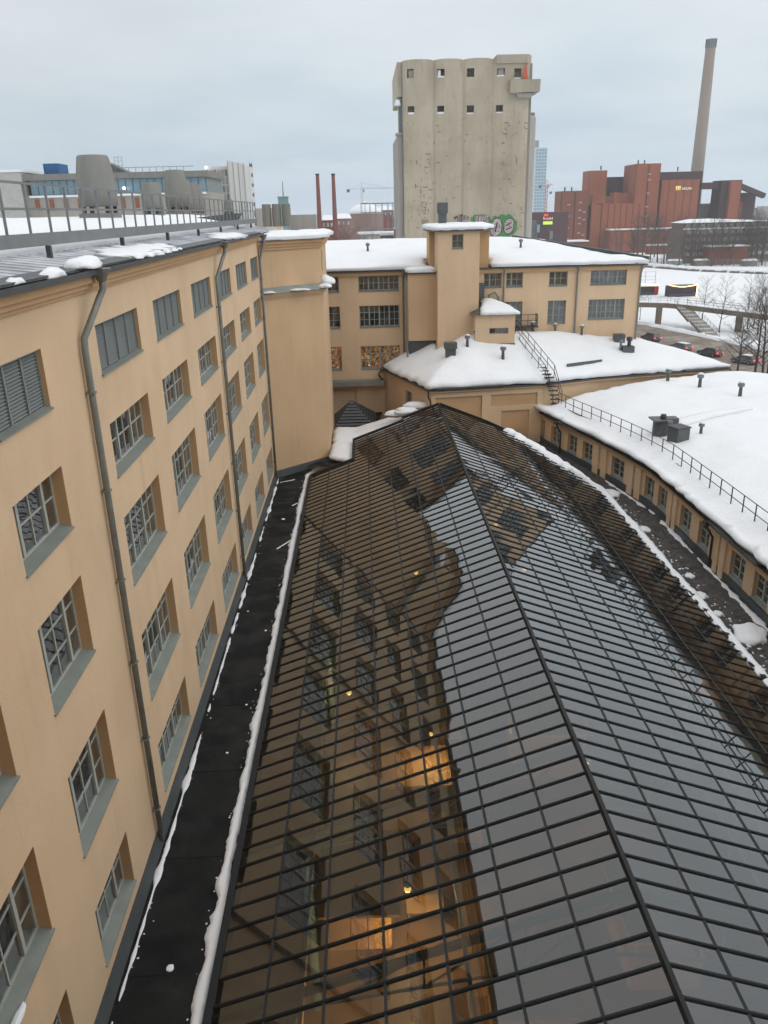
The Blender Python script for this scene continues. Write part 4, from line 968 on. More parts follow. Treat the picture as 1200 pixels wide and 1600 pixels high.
for k in range(7):
    t = k/6; x, y, z = [mid[i]+(low[i]-mid[i])*t for i in range(3)]
    MB().box(x, x+.75, y-.2, y+.05, z-.03, z+.03).build('tread', 'rail_dark', cw)
rail_run(cw, [(13.0, 71.9, 15.0), (15.6, 71.9, 15.0), (15.6, 72.8, 15.0)], 1.05, 3)
MB().box(12.9, 15.7, 71.8, 72.9, 14.9, 14.98).build('landing', 'rail_dark', cw)

# ------------------------------------------------------------------ factory wing across the back
def wing_fn(u, z, d): return (u, 73.0+d, z)
wing = empty('factory_wing', (10, 73, 0), 'ochre factory wing with wide windows closing the far end of the court', 'building')
WIN = []
for a, b in ((-4.0, -2.13), (-0.38, 3.24)):
    WIN += [(a, b, 18.33, 19.66), (a, b, 15.15, 17.08), (a, b, 11.36, 13.48)]
for a, b in ((10.85, 12.45), (12.85, 14.35), (16.72, 18.37), (20.45, 23.7)): WIN.append((a, b, 18.36, 19.62))
for a, b in ((12.72, 14.4), (16.72, 18.37), (20.43, 23.72)): WIN.append((a, b, 15.05 if b < 19 else 15.32, 17.1))
wall_sheet(wing_fn, -7, 25.05, 3, 20.0, WIN, .3).build('wall', ['plaster', 'plaster_reveal'], wing)
for (a, b, c, d) in WIN:
    n = 4 if b-a > 3 else 2 if b-a < 1.9 else 3
    window(wing, wing_fn, a, b, c, d, .24, n*2 if b-a > 3 else n+1, 2 if d-c < 1.5 else 3, main=(2, 4, 6) if b-a > 3 else (1,), split=(b-a) > 3, frame='frame_grey', sill=.06, room='lit_shop' if d < 14 else 'room_dark', room_d=.6, t=.06)
MB().prism([(-7, 74.6), (24.6, 74.6), (14, 88), (-7, 88)], 0, 20.0).box(24.8, 25.04, 73.01, 74.7, 3, 20.0).build('building_core', 'plaster', wing)
def wing_z(x, y): return 20.2+min(max(0, (y-72.6))*.125, 1.75, max(0, (26.6-x)*.22))
MB().box(-7, 25.2, 72.75, 73.0, 19.7, 19.98).build('cornice', 'plaster_reveal', wing)
MB().box(-7, 25.4, 72.55, 73.3, 20.001, 20.1).build('eave', 'flashing', wing)
snow_sheet('wing_snow', [(-7.2, 72.5), (5.5, 72.5), (5.6, 76.5), (11.5, 76.5), (11.5, 72.5), (25.5, 72.5), (25.2, 73.4), (15.5, 87.5), (-7.2, 87.5)], wing_z, .38, 1.0, 'even snow blanket on the roof of the far factory wing', amp=.2, nsc=.25, jag=.16, overhang=.14, rnd=.5)
MB().beam((25.6, 73.2, 20.55), (15.9, 87.2, 22.2), .3, .3).build('verge', 'flashing', wing)
for x, zt, zb in ((3.6, 20.1, 5), (3.84, 19.9, 12), (12.65, 20.1, 16), (19.25, 20.1, 13.5), (24.95, 20.0, 10)):
    MB().tube([(x, 72.6, zt), (x, 72.62, zt-.25), (x, 72.9 if x != 3.84 else 71.2, zt-.7), (x, 72.9 if x != 3.84 else 71.2, zb)], .075, 8).build('downpipe', 'pipe_metal', wing)
MB().box(-6, 1.7, 72.0, 73.0, 10.0, 10.45).build('canopy', 'sill_metal', wing); MB().box(-6, 1.7, 72.2, 73.0, 9.8, 9.999).build('canopy_edge', 'wood', wing)
MB().box(-.9, .3, 72.8, 73.0, 3, 9.79).build('pilaster', 'plaster', wing)
# projecting block, pier and stair head
MB().box(3.95, 6.45, 71.3, 73.0, 14.1, 19.85).build('bay_wall', 'plaster_pale', wing)
MB().box(4.0, 6.4, 71.6, 73.0, 12.0, 14.09).build('bay_opening', 'flashing', wing)
MB().box(3.85, 6.5, 71.1, 73.2, 19.851, 20.0).build('eave', 'flashing', wing)
snow_sheet('bay_snow', [(3.85, 71.05), (6.4, 71.05), (6.4, 73.5), (3.85, 73.5)], 20.0, .42, .5, 'snow bulging over the eave left of the stair tower', amp=.08)
st = empty('stair_tower', (8, 72, 12), 'ochre stair tower with one small window rising above the snowy wing', 'tower')
pfn = lambda u, z, d: (6.43+u, 69.9+d, z)
s_ = wall_sheet(pfn, 0, 3.55, 12.5, 23.3, [(1.2, 2.15, 21.9, 23.05)], .25)
s_.quad((6.43, 73, 12.5), (6.43, 69.9, 12.5), (6.43, 69.9, 23.3), (6.43, 73, 23.3)); s_.quad((9.98, 69.9, 12.5), (9.98, 73, 12.5), (9.98, 73, 23.3), (9.98, 69.9, 23.3))
s_.build('wall', ['plaster', 'plaster_reveal'], st)
window(st, pfn, 1.2, 2.15, 21.9, 23.05, .2, 2, 2, split=True, frame='frame_grey', sill=.05, room_d=.4)
MB().box(5.98, 11.25, 73.05, 76.2, 20.0, 23.29).build('stair_head', 'plaster_reveal', st)
CAP = [(6.1, 69.6), (10.2, 69.6), (11.5, 72.7), (11.5, 76.4), (5.7, 76.4), (5.7, 72.7)]
MB().prism(CAP, 23.301, 23.42).build('roof', 'flashing', st)
snow_sheet('stair_tower_snow', CAP, lambda x, y: 23.42+.02*(y-69.6), .36, .45, 'snow slab on top of the stair tower', amp=.07, jag=.08, overhang=.1)
MB().box(6.9, 7.6, 74.2, 74.8, 23.4, 24.7).box(6.8, 7.7, 74.1, 74.9, 24.701, 25.6).build('flue', 'vent_metal', st)
roof_vent(.6, 79.5, wing_z(.6, 79.5)+.25, .8, 'lone small vent on the left half of the wing snow', None); roof_vent(15.3, 79.5, wing_z(15.3, 79.5)+.25, .8, 'lone small vent on the wing snow right of the stair tower', None)
v = empty('duct_bend', (11.0, 72.6, 16.5), 'dark elbow duct on the wing wall above the hutch', 'duct')
MB().box(-.9, -.2, -.4, .4, .6, 2.3).build('casing', 'vent_metal', v, local=True); MB().tube([(.2, 0, .6), (.3, -.1, 1.3), (.8, -.1, 1.5), (1.1, 0, 1.1), (1.2, .2, .6)], .1, 8).build('pipe', 'rail_grey', v, local=True)

# ------------------------------------------------------------------ grain silo
silo = empty('grain_silo', (22, 190, 0), 'tall weathered concrete grain silo with graffiti at its foot', 'silo')
BAYS = [9.35, 15.66, 21.66, 27.68, 35.2]
def silo_fn(u, z, d):
    for a, b in zip(BAYS[:-1], BAYS[1:]):
        if u <= b or b == BAYS[-1]:
            t = max(-1, min(1, (2*u-a-b)/(b-a))); bulge = .62*sqrt(max(0, 1-t*t*.97))-.11
            if b == BAYS[-1] and t > .75: bulge = min(bulge, .62*sqrt(1-.75**2*.97)-.11-(t-.75)*.8)
            return (u, 180-bulge+d, z)
SH = [(10.3, 11.6, 50.0, 51.6), (16.35, 17.85, 49.95, 51.5), (22.4, 23.85, 49.95, 51.5), (28.5, 30.05, 49.95, 51.4), (31.95, 33.4, 49.45, 51.3),
      (10.33, 11.7, 43.4, 44.9), (16.4, 17.8, 43.35, 44.85), (22.45, 23.9, 43.25, 44.8), (28.45, 29.85, 43.3, 44.75)]
ub = []
for a, b in zip(BAYS[:-1], BAYS[1:]):
    for k in range(15): ub.append(a+(b-a)*k/14)
sm = wall_sheet(silo_fn, BAYS[0], BAYS[-1], 0, 53.0, SH, .5, ubr=ub)
# wavy top rim and flat crown
for i in range(len(ub)-1):
    a, b = ub[i], ub[i+1]
    pa, pb_ = silo_fn(a, 53, 0), silo_fn(b, 53, 0); za = 53+.45*max(0, 180.6-pa[1])-.2; zb_ = 53+.45*max(0, 180.6-pb_[1])-.2
    sm.quad(pa, pb_, (pb_[0], pb_[1], zb_), (pa[0], pa[1], za)); sm.quad((pa[0], pa[1], za), (pb_[0], pb_[1], zb_), (b, 190, zb_), (a, 190, za))
sm.build('wall', ['concrete', 'concrete_dark'], silo)
MB().box(9.5, 35.1, 181.2, 205, 0, 52.8).build('silo_core', 'room_dark', silo)
MB().box(8.2, 9.34, 180.9, 205, 0, 39.7).build('side_wall', 'concrete_grey', silo)
MB().box(7.9, 9.6, 180.5, 184, 39.7, 40.1).build('side_ledge', 'concrete_grey', silo)
MB().box(8.5, 9.3, 181.8, 183.0, 40.1, 46.6).build('side_window', 'frame_paint', silo)
MB().box(8.6, 9.2, 181.6, 181.8, 40.6, 46.0).build('side_pane', 'louvre_metal', silo)
MB().box(8.3, 9.34, 180.6, 205, 46.8, 53.0).build('side_wall', 'concrete', silo)
snow_lump('snow_clump', (8.3, 180.9, 45.4), .9, 'white snow clump stuck on the left flank of the silo', 1.1, 77, (.7, .7))
MB().box(35.21, 36.2, 182.5, 205, 0, 52.6).build('side_wall', 'concrete_grey', silo)
bl = MB(); bl.hexa([(31.0, 178.0, 46.7), (37.0, 178.0, 46.9), (37.0, 184.5, 46.9), (31.0, 180, 46.7), (31.0, 178, 49.1), (37.1, 178, 49.1), (37.1, 184.5, 49.1), (31, 180, 49.1)]).build('balcony', 'concrete_mid', silo)
MB().hexa([(32.8, 178.6, 45.9), (35.4, 178.6, 45.9), (35.2, 181, 45.9), (33, 180, 45.9), (32.2, 178.4, 46.69), (36.0, 178.4, 46.69), (36.0, 184, 46.69), (32.2, 180, 46.69)]).build('balcony_bracket', 'concrete_grey', silo)
MB().prism([(28.3, 179.3), (34.6, 179.3), (35.6, 180.9), (35.6, 190), (28.3, 190)], 52.2, 53.75).build('roof_parapet', 'concrete_mid', silo)
MB().hexa([(33.6, 179.15, 49.4), (34.7, 179.4, 49.4), (34.7, 179.5, 49.4), (33.6, 179.25, 49.4), (34.05, 179.15, 51.9), (34.35, 179.2, 51.9), (34.35, 179.3, 51.9), (34.05, 179.25, 51.9)]).build('painted_arrow', mat('paint_orange', (.55, .12, .06), .8), silo)
for (a, b, c, d) in SH:
    if random.random() < .7: MB().mbox(silo_fn, a+.05, b-.05, c, c+random.uniform(.12, .38), .05, .5).build('snow_sill', 'snow', silo)
for k, (u, w) in enumerate(((10.6, 1.0), (28.7, 1.2))): MB().mbox(silo_fn, u, u+w, 49.95, 51.4, .4, .46).build('board_and_sky_fill', 'concrete_grey', silo)
MB().mbox(silo_fn, 16.5, 17.1, 50.0, 51.3, .35, .42).build('board_and_sky_fill', 'snow', silo)  # snow-white piece standing in for bright sky seen through the opening
# spalled spots and cracks on the concrete
sp = MB()
for k in range(170):
    if random.random() < .3: u, z = random.uniform(29.5, 35), random.uniform(19, 43)
    elif random.random() < .5: u, z = random.gauss(13.5, 1.1), random.gauss(27, 5)
    else: u, z = random.uniform(9.8, 35), random.uniform(18, 42)
    u = max(9.6, min(34.6, u)); s = random.uniform(.06, .2); l = s*random.uniform(1, 5)
    if random.random() < .6: sp.mbox(silo_fn, u, u+l*1.3, z, z+s, -.05, .05)
    else: sp.mbox(silo_fn, u, u+s, z, z+l, -.05, .05)
tag(sp.build('spalled_spots', 'concrete_dark', silo), kind='stuff')
# graffiti: green field with round pale letters, illegible tag to its left
mat('paint_green', (.07, .22, .08), .8, .2, 1); mat('paint_pale', (.46, .38, .38), .8, .2, 1); mat('paint_black', (.05, .045, .05), .8, .2, 1); mat('paint_mauve', (.27, .2, .22), .8, .25, 1.5)
def paint(u0, u1, z0, z1, fn_, nu=150, nzz=70):
    mb = MB()
    for i in range(nu):
        for j in range(nzz):
            u = u0+(u1-u0)*(i+.5)/nu; z = z0+(z1-z0)*(j+.5)/nzz; c = fn_((u-u0), (z-z0))
            if c is None: continue
            ua, ub_ = u0+(u1-u0)*i/nu, u0+(u1-u0)*(i+1)/nu; za, zb_ = z0+(z1-z0)*j/nzz, z0+(z1-z0)*(j+1)/nzz
            mb.quad(silo_fn(ua, za, -.03), silo_fn(ub_, za, -.03), silo_fn(ub_, zb_, -.03), silo_fn(ua, zb_, -.03), c)
    mb.build('graffiti', ['paint_green', 'paint_pale', 'paint_black', 'paint_mauve'], silo)
def gr_main(u, z):
    e = .25*nz(u*1.1, z*1.1, 4)+.12*nz(u*4, z*4, 9)
    for cx, cz, rx, rz, h in ((5.6, 2.3, 1.35, 2.0, .45), (8.3, 2.5, 1.2, 1.75, .35)):
        q = hypot((u-cx-.12*(z-cz))/rx, (z-cz)/rz)+e*.35
        if cx < 6 and abs(u-cx-.2*(z-cz)) < .17 and abs(z-cz) < 1.0: return 2
        if cx > 6 and (abs(z-cz-.45-.5*(u-cx)) < .14 or abs(z-cz+.5-.4*(u-cx)) < .13) and abs(u-cx) < .62: return 2
        if q < h*.8: return 3 if nz(u*3, z*3, 6) > 0 else 1
        if q < .86: return 3 if nz(u*2.5, z*2.5, 2) > .28 else 1
        if q < .97: return 2
    if 1.0 < u < 3.9 and 3.2 < z < 4.7:
        k = nz(u*2.2, z*1.6, 13)
        return 2 if abs(k) < .07 else (1 if k > 0 else 3)
    if hypot((u-2.2)/2.3, (z-4.1)/1.0)+e < 1 or hypot((u-7)/3.3, (z-2.4)/2.5)+e*.8 < 1: return 0
    return None
paint(23.5, 33.6, 18.9, 23.9, gr_main)
def gr_left(u, z):
    k = nz(u*2.4, z*2.0, 33)
    if hypot((u-1.6)/1.7, (z-.7)/.8) > 1+.3*k: return None
    return 2 if abs(k) < .09 else (1 if k > .25 else (3 if k < -.2 else None))
paint(19.9, 23.2, 22.5, 24, gr_left, 60, 26)

s2 = empty('round_silo', (47.4, 262, 0), 'pale round concrete silo half hidden behind the big silo', 'silo')
MB().lathe((0, 0, 0), [(6.1, 0), (6.1, 50), (5.8, 50.4)], 40).build('shaft', 'concrete_grey', s2, local=True, smooth=False)
MB().box(2.5, 5.2, -3, 1, 50.4, 51.3).build('roof_box', 'concrete_dark', s2, local=True)
bt = empty('glass_tower', (192, 905, 0), 'distant blue glass tower block beside the silo', 'tower')
mat('tower_glass', (.20, .33, .40), .3, .15, .2, spec=.6); mat('tower_band', (.48, .56, .60), .6)
MB().box(185.4, 197.6, 900, 915, 0, 83.6).build('wall', 'tower_band', bt); MB().box(185.2, 188.8, 902, 912, 83.61, 90.4).build('roof_core', 'louvre_metal', bt)
for j in range(25):
    for i in range(4):
        MB().box(185.7+i*3.0, 185.7+i*3.0+2.6, 899.7, 899.98, 3+j*3.2, 3+j*3.2+2.4).build('window', 'tower_glass', bt)

# ------------------------------------------------------------------ red power station
pp = empty('power_station', (160, 480, 0), 'big red brick power station with a row of blocks across the bay', 'power station')
def clad(x0, x1, y0, dep, z0, z1, n, m='brick_red', core='brick_seam', gap=.28):
    MB().box(x0+.12, x1-.12, y0+.25, y0+dep-.12, z0, z1-.15).build('wall', core, pp)
    w = (x1-x0)/n
    me = MB().box(0, w-gap, 0, .4, 0, z1-z0).mesh('cladding_panel', m)
    for i in range(n): inst('cladding_panel', me, pp, (x0+i*w+gap/2-160, y0-480, z0))
    md = MB().box(0, .4, 0, dep/2-gap, 0, z1-z0).mesh('cladding_panel', m)
    for i in range(2):
        inst('cladding_panel', md, pp, (x0-160-.05, y0+.42+i*(dep/2)-480, z0))
    MB().box(x0+.2, x1-.2, y0+.45, y0+dep-.2, z1-.149, z1+.0).build('roof', 'snow_dirty', pp)
clad(111.7, 127.2, 468, 16, 0, 33.1, 2, 'brick_red_dark', gap=.6)
clad(127.2, 129.4, 472, 12, 0, 25.0, 1, 'clad_dark')
clad(129.4, 135.2, 470, 14, 0, 25.6, 1); clad(135.4, 139.3, 469.5, 14, 0, 26.2, 1, 'brick_red')
clad(138.9, 159.5, 469, 20, 0, 25.9, 6)
clad(131.4, 141.8, 486, 14, 0, 43.9, 1); clad(132.0, 140, 479, 7, 20, 31.1, 1); clad(140.2, 144.3, 480, 7, 20, 30.0, 1, 'brick_red_dark'); clad(144.2, 148.0, 479.5, 8, 20, 32.0, 1); clad(147.9, 154.6, 480, 8, 20, 31.6, 1)
clad(141.0, 155.8, 496, 14, 0, 40.6, 4, 'clad_dark')
clad(154.4, 168.3, 474, 22, 0, 46.4, 2, gap=.5)
clad(163.4, 198.6, 490, 26, 0, 42.4, 5, 'clad_dark')
clad(170.0, 191.8, 476, 14, 0, 37.8, 5)
clad(206.6, 218.8, 482, 12, 0, 37.0, 1, 'clad_dark'); clad(210.8, 217.2, 479, 3, 0, 36.5, 1)
clad(215.5, 231.5, 490, 14, 0, 30.2, 3, 'clad_dark'); clad(216, 222.3, 486, 6, 0, 25.4, 1, 'brick_red_dark')
MB().beam((196, 486, 34.3), (209, 486, 34.3), 4, 3.6).build('conveyor_bridge', 'clad_dark', pp); MB().beam((215.8, 486, 35.2), (234, 486, 28.2), 4, 2.6).build('conveyor_bridge', 'clad_dark', pp)
for i in range(5): MB().lathe((200+i*3.6, 500, 0), [(2.2, 0), (2.2, 24.2), (1.6, 24.9)], 14).build('tank', 'cowl' if i % 2 else 'concrete_dark', pp)
MB().box(138, 177, 460, 469, 0, 12.2).build('low_wing', 'brick_red_dark', pp); MB().box(137.8, 177.2, 459.8, 469, 12.201, 12.8).build('low_wing_snow', 'snow', pp)
for i in range(6): MB().box(139.5+i*6.2, 143.6+i*6.2, 459.6, 459.98, 1, 11).build('low_wing_panel', 'brick_red', pp)
for x, z in ((158, 46.5), (161.6, 46.5), (137, 44), (169.5, 42.5), (181, 42.5), (121, 33.2), (117, 33.2), (126.8, 25.1), (130, 25.7)):
    MB().lathe((x, 483, z), [(.45, 0), (.4, 1.6), (.55, 1.8), (.3, 2.2)], 8).build('roof_vent', 'rail_dark', pp)
wm = MB().box(-.8, .8, -.2, .2, -.4, .4).mesh('window', 'brick_pale')

for x, y, zz in ((116, 467.9, (8, 14, 20, 26)), (122.5, 467.9, (6, 11, 16, 19, 23, 27)), (125, 467.9, (10, 18, 22)), (162, 473.9, (14, 19, 24, 31, 38, 41))):
    for z in zz: inst('window', wm, pp, (x-160, y-480-.15, z))
# sign: three flames and the word
def text_mesh(s, size, name, m, parent, loc):
    c = bpy.data.curves.new(name, 'FONT'); c.body = s; c.size = size; c.extrude = .08; c.align_x = 'LEFT'; c.resolution_u = 3
    o = bpy.data.objects.new(name, c); COL.objects.link(o); dg = bpy.context.evaluated_depsgraph_get()
    me = bpy.data.meshes.new_from_object(o.evaluated_get(dg)); bpy.data.objects.remove(o); me.materials.clear(); me.materials.append(M[m])
    q = bpy.data.objects.new(name, me); COL.objects.link(q); q.parent = parent; q.location = loc; q.rotation_euler = (pi/2, 0, 0); return q
emit_mat('sign_white', (.9, .9, .85), .55); emit_mat('sign_yellow', (1, .8, .25), .75)
text_mesh('HELEN', 1.9, 'sign_lettering', 'sign_white', pp, (181.6-160, 475.6-480, 32.4))
for k in range(3): MB().hexa([(178.4+k*1.0, 475.5, 32.2), (178.75+k, 475.5, 32.2), (178.75+k, 475.6, 32.2), (178.4+k, 475.6, 32.2), (178.1+k, 475.5, 34.2), (178.9+k, 475.5, 34.6), (178.9+k, 475.6, 34.6), (178.1+k, 475.6, 34.2)]).build('sign_flame', 'sign_yellow', pp)
ch = empty('power_station_chimney', (201.8, 507, 0), 'very tall slim grey brown chimney behind the power station', 'chimney')
MB().lathe((0, 0, 0), [(4.3, 0), (3.65, 43), (2.75, 107)], 28).build('shaft', 'chimney_conc', ch, local=True, smooth=True)
MB().lathe((0, 0, 107), [(2.74, 0), (2.8, .3), (2.7, 4.6)], 28).build('crown', 'louvre_metal', ch, local=True)
for k in range(14): a = 2*pi*k/14; MB().box(-.12, .12, -.12, .12, 107.3, 111.8).build('crown_rib', 'rail_dark', ch, local=True).location = (2.85*cos(a), 2.85*sin(a), 0)
# low office block with bands of windows, in front on the right
ob = empty('office_block', (170, 370, 0), 'long low grey office block with window bands behind bare trees', 'building')
MB().box(142.5, 230, 366, 384, 0, 14.6).box(143, 186, 368, 382, 14.601, 17.0).build('wall', mat('office_wall', (.15, .115, .095), .9), ob)
MB().hexa([(142.4, 366.5, 17.0), (186.5, 366.5, 17.0), (186.5, 383, 17), (142.4, 383, 17), (148, 374, 18.5), (158, 374, 18.5), (158, 376, 18.5), (148, 376, 18.5)]).build('roof', 'snow', ob)
MB().box(188, 230, 367, 383, 14.7, 18.0).build('roof', 'snow', ob)
MB().box(142.3, 230, 365.6, 366, 14.2, 14.9).build('snow_band', 'snow', ob)
mat('office_glass', (.38, .40, .39), .25, .5, .6, spec=.6)
om = MB().box(0, 2.2, 0, .3, 0, 1.5).mesh('window', 'office_glass')
for z in (15.1, 12.4, 9.3, 6.2, 3.2):
    for i in range(26 if z < 15 else 13): inst('window', om, ob, (144+i*3.25-170, (365.85 if z < 15 else 367.85)-370, z))
sh = empty('brick_shed', (158, 352, 0), 'low dark brick shed standing behind the shore fence', 'shed')
MB().box(149.5, 166, 352, 360, 0, 7.4).build('wall', 'brick_red_dark', sh); MB().box(149.2, 166.3, 351.7, 360.3, 7.401, 7.9).build('roof', 'snow', sh)
sh = empty('brick_shed', (152, 455, 0), 'small brick shed in front of the power station', 'shed')
MB().box(153.8, 165, 440, 446, 0, 4.5).build('wall', 'brick_red_dark', sh); MB().box(153.5, 165.3, 439.7, 446.3, 4.501, 5.0).build('roof', 'snow', sh)
# retail block with bright signs left of the station
rb = empty('retail_block', (80, 360, 0), 'dark retail block with glowing red and yellow signs', 'building')
MB().box(74.5, 90, 362, 380, 0, 23).build('wall', mat('retail_dark', (.10, .06, .065), .8), rb); MB().box(66, 75, 356, 366, 0, 19.8).build('annex_wall', mat('retail_grey', (.12, .14, .16), .7), rb)
emit_mat('sign_red', (.85, .08, .05), .8); emit_mat('sign_lime', (.6, .85, .12), .8)
MB().box(79.2, 81.0, 361.4, 361.9, 21.4, 22.3).build('sign', 'sign_red', rb); MB().box(79.0, 83.0, 361.4, 361.9, 18.0, 19.3).build('sign', 'sign_lime', rb)
for k in range(9): MB().box(79.1+k*.45, 79.35+k*.45, 361.4, 361.9, 20.0, 20.3+random.random()).build('sign_letter', 'sign_red' if k % 2 else 'sign_white', rb)
for x, z0, z1, m in ((75.6, 17, 20.2, 'tower_glass'), (81.3, 14.2, 17.4, 'louvre_metal')):
    b = empty('banner', (x, 355, 0), 'pale blue banner on a pole by the retail block' if x < 80 else 'grey banner on a pole below the lime sign', 'banner')
    MB().box(x-.5, x+.6, 355, 355.2, z0-2, z1-2).build('cloth', m, b); MB().tube([(x-.6, 355.1, 0), (x-.6, 355.1, z1-1.5)], .12, 6).build('pole', 'rail_grey', b)
lb = empty('brick_hall', (70, 340, 0), 'low red brick hall with snow on its roof beside the silo', 'building')
MB().box(60, 73, 330, 340, 0, 12.3).build('wall', 'brick_red_dark', lb); MB().box(59.7, 73.3, 329.7, 340, 12.301, 13).build('roof', 'snow', lb)
lb = empty('low_block', (85, 400, 0), 'flat dark block with snow roofs at the foot of the power station', 'building')
MB().box(76, 110, 400, 412, 0, 9).build('wall', 'brick_red_dark', lb); MB().box(76, 110, 399.5, 412, 9.001, 9.6).build('roof', 'snow', lb); MB().box(84, 100, 394, 400, 0, 6).build('wall', 'retail_dark', lb); MB().box(84, 100, 393.7, 399.9, 6.001, 6.5).build('roof', 'snow', lb)
def crane(x, y, h, jl, jr, col, label):
    o = empty('tower_crane', (x, y, 0), label, 'crane'); m = mat('crane_'+col, (.42, .16, .12) if col == 'red' else (.42, .44, .45), .6)
    t = MB()
    for sx, sy in ((-.7, -.7), (.7, -.7), (.7, .7), (-.7, .7)): t.beam((sx, sy, 0), (sx, sy, h), .3)
    for k in range(int(h/3)):
        z = k*3; t.beam((-.7, -.7, z), (.7, -.7, z+3), .2); t.beam((.7, .7, z), (-.7, .7, z+3), .2)
    t.build('mast', m, o, local=True)
    j = MB(); j.beam((-jl, 0, h), (jr, 0, h), .35); j.beam((-jl*.6, 0, h), (0, 0, h+4), .2); j.beam((0, 0, h+4), (jr*.7, 0, h+.6), .2); j.beam((0, 0, h), (0, 0, h+4), .4); j.beam((0, 0, h+1), (jr, 0, h+.2), .2)
    for k in range(int(jr/3)): j.beam((k*3, 0, h), (k*3+1.5, 0, h+1*(1-k*3/jr)), .15)
    j.build('jib', m, o, local=True); MB().box(-jl-.5, -jl+1.6, -.6, .6, h-2, h).build('counterweight', 'retail_dark', o, local=True)
    MB().box(.4, 2, -.8, .8, h-2.2, h-.2).build('cab', 'frame_grey', o, local=True)
crane(1.4, 600, 40, 10, 24, 'grey', 'thin grey tower crane left of the silo'); crane(154.5, 700, 42, 6, 5, 'red', 'red tower crane beside the blue glass tower')
crane(185, 760, 38, 14, 16, 'grey', 'pale tower crane just above the left block of the power station')

# ------------------------------------------------------------------ skyline to the left
def smoke_stack(x, y, h, label):
    o = empty('brick_chimney', (x, y, 0), label, 'chimney', 'twin brick chimneys')
    MB().lathe((0, 0, 0), [(1.0, 0), (.86, h*.55), (.62, h-1), (.62, h)], 14).build('shaft', 'chimney_brick', o, local=True, smooth=True); MB().lathe((0, 0, h), [(.7, 0), (.72, .5), (.6, .5)], 14).build('rim', 'clad_dark', o, local=True)
smoke_stack(-14.6, 300, 37.3, 'left one of two slim brick chimneys'); smoke_stack(-9.1, 300, 37.2, 'right one of two slim brick chimneys')
gd = empty('gas_holder', (2.3, 408, 0), 'round brick gas holder with a snowy dome', 'gas holder')
MB().lathe((0, 0, 0), [(8.7, 0), (8.7, 23.7), (8.9, 24.1)], 36).build('wall', mat('gas_brick', (.27, .17, .14), .9, .1, .3), gd, local=True)
MB().lathe((0, 0, 24.1), [(8.8, 0), (7.6, 1.7), (5.6, 3.3), (3.0, 4.3), (1.4, 4.5)], 36).build('dome', 'snow', gd, local=True, smooth=True)
MB().lathe((0, 0, 28.5), [(1.4, 0), (1.4, .6)], 20).build('lantern', 'louvre_metal', gd, local=True); MB().lathe((0, 0, 29.1), [(1.5, 0), (.3, .6)], 20).build('lantern_roof', 'snow', gd, local=True)
gf = empty('gas_holder_skeleton', (8.5, 385, 0), 'open round steel guide frame of an old gas holder', 'frame')
for k in range(18):
    a = 2*pi*k/18; MB().beam((8.2*cos(a), 8.2*sin(a), 0), (8.2*cos(a), 8.2*sin(a), 28.6), .22).build('post', 'rail_grey', gf, local=True)
for z in (17.5, 24.6, 28.4):
    q = MB()
    for k in range(18): a, b = 2*pi*k/18, 2*pi*(k+1)/18; q.beam((8.2*cos(a), 8.2*sin(a), z), (8.2*cos(b), 8.2*sin(b), z), .2, .35)
    q.build('ring', 'rail_grey', gf, local=True)
for i, (x0, x1, y, h, lb) in enumerate(((-15.5, -11, 335, 22.2, 'small dark house with snowy roof between the twin chimneys'), (-9.8, -4, 345, 22.6, 'low snowy roofed house right of the twin chimneys'), (9.5, 17, 430, 25.5, 'snowy gabled roof showing behind the gas frame'), (-24, -17, 360, 21, 'dark house with snowy roof left of the twin chimneys'))):
    o = empty('old_house', ((x0+x1)/2, y, 0), lb, 'house'); MB().box(x0, x1, y, y+8, 0, h).build('wall', 'chimney_brick' if i != 1 else 'gas_brick', o)
    MB().hexa([(x0-.3, y-.4, h), (x1+.3, y-.4, h), (x1+.3, y+8, h), (x0-.3, y+8, h), (x0+.6, y+3.6, h+1.9), (x1-.6, y+3.6, h+1.9), (x1-.6, y+4.4, h+1.9), (x0+.6, y+4.4, h+1.9)]).build('roof', 'snow', o)
    for k in range(3): MB().box(x0+.5+k*(x1-x0)/3, x0+1.3+k*(x1-x0)/3, y-.1, y, h-2.4, h-1).build('window', 'office_glass', o)
o = empty('black_shed', (6.2, 200, 0), 'black boxy shed with snow on top left of the silo foot', 'shed'); MB().box(4.7, 7.8, 200, 206, 0, 19.6).build('wall', 'retail_grey', o); MB().box(4.6, 7.9, 199.8, 206, 19.601, 20.1).build('roof', 'snow', o)
for k in range(2): MB().box(5.0+k*1.6, 5.7+k*1.6, 199.85, 199.99, 18.7, 19).build('window', 'frame_paint', o)
o = empty('pink_hut', (8.2, 198, 0), 'pinkish hut wall beside the silo foot', 'hut'); MB().box(7.85, 8.8, 198, 199.7, 0, 21.0).build('wall', mat('pink_wall', (.34, .2, .18), .9), o); MB().box(7.8, 8.85, 197.9, 199.7, 21.001, 21.35).build('roof', 'snow', o)
ls = empty('long_low_hall', (0, 260, 0), 'long pale low hall in front of the gas holder', 'building'); MB().box(-1, 12, 262, 270, 0, 18.4).build('wall', 'concrete_grey', ls); MB().box(-1.2, 12, 261.8, 270, 18.401, 19).build('roof', 'snow', ls)
for k in range(8): MB().box(-.6+k*1.5, .2+k*1.5, 261.9, 261.99, 15.5, 17.6).build('window', 'office_glass', ls)

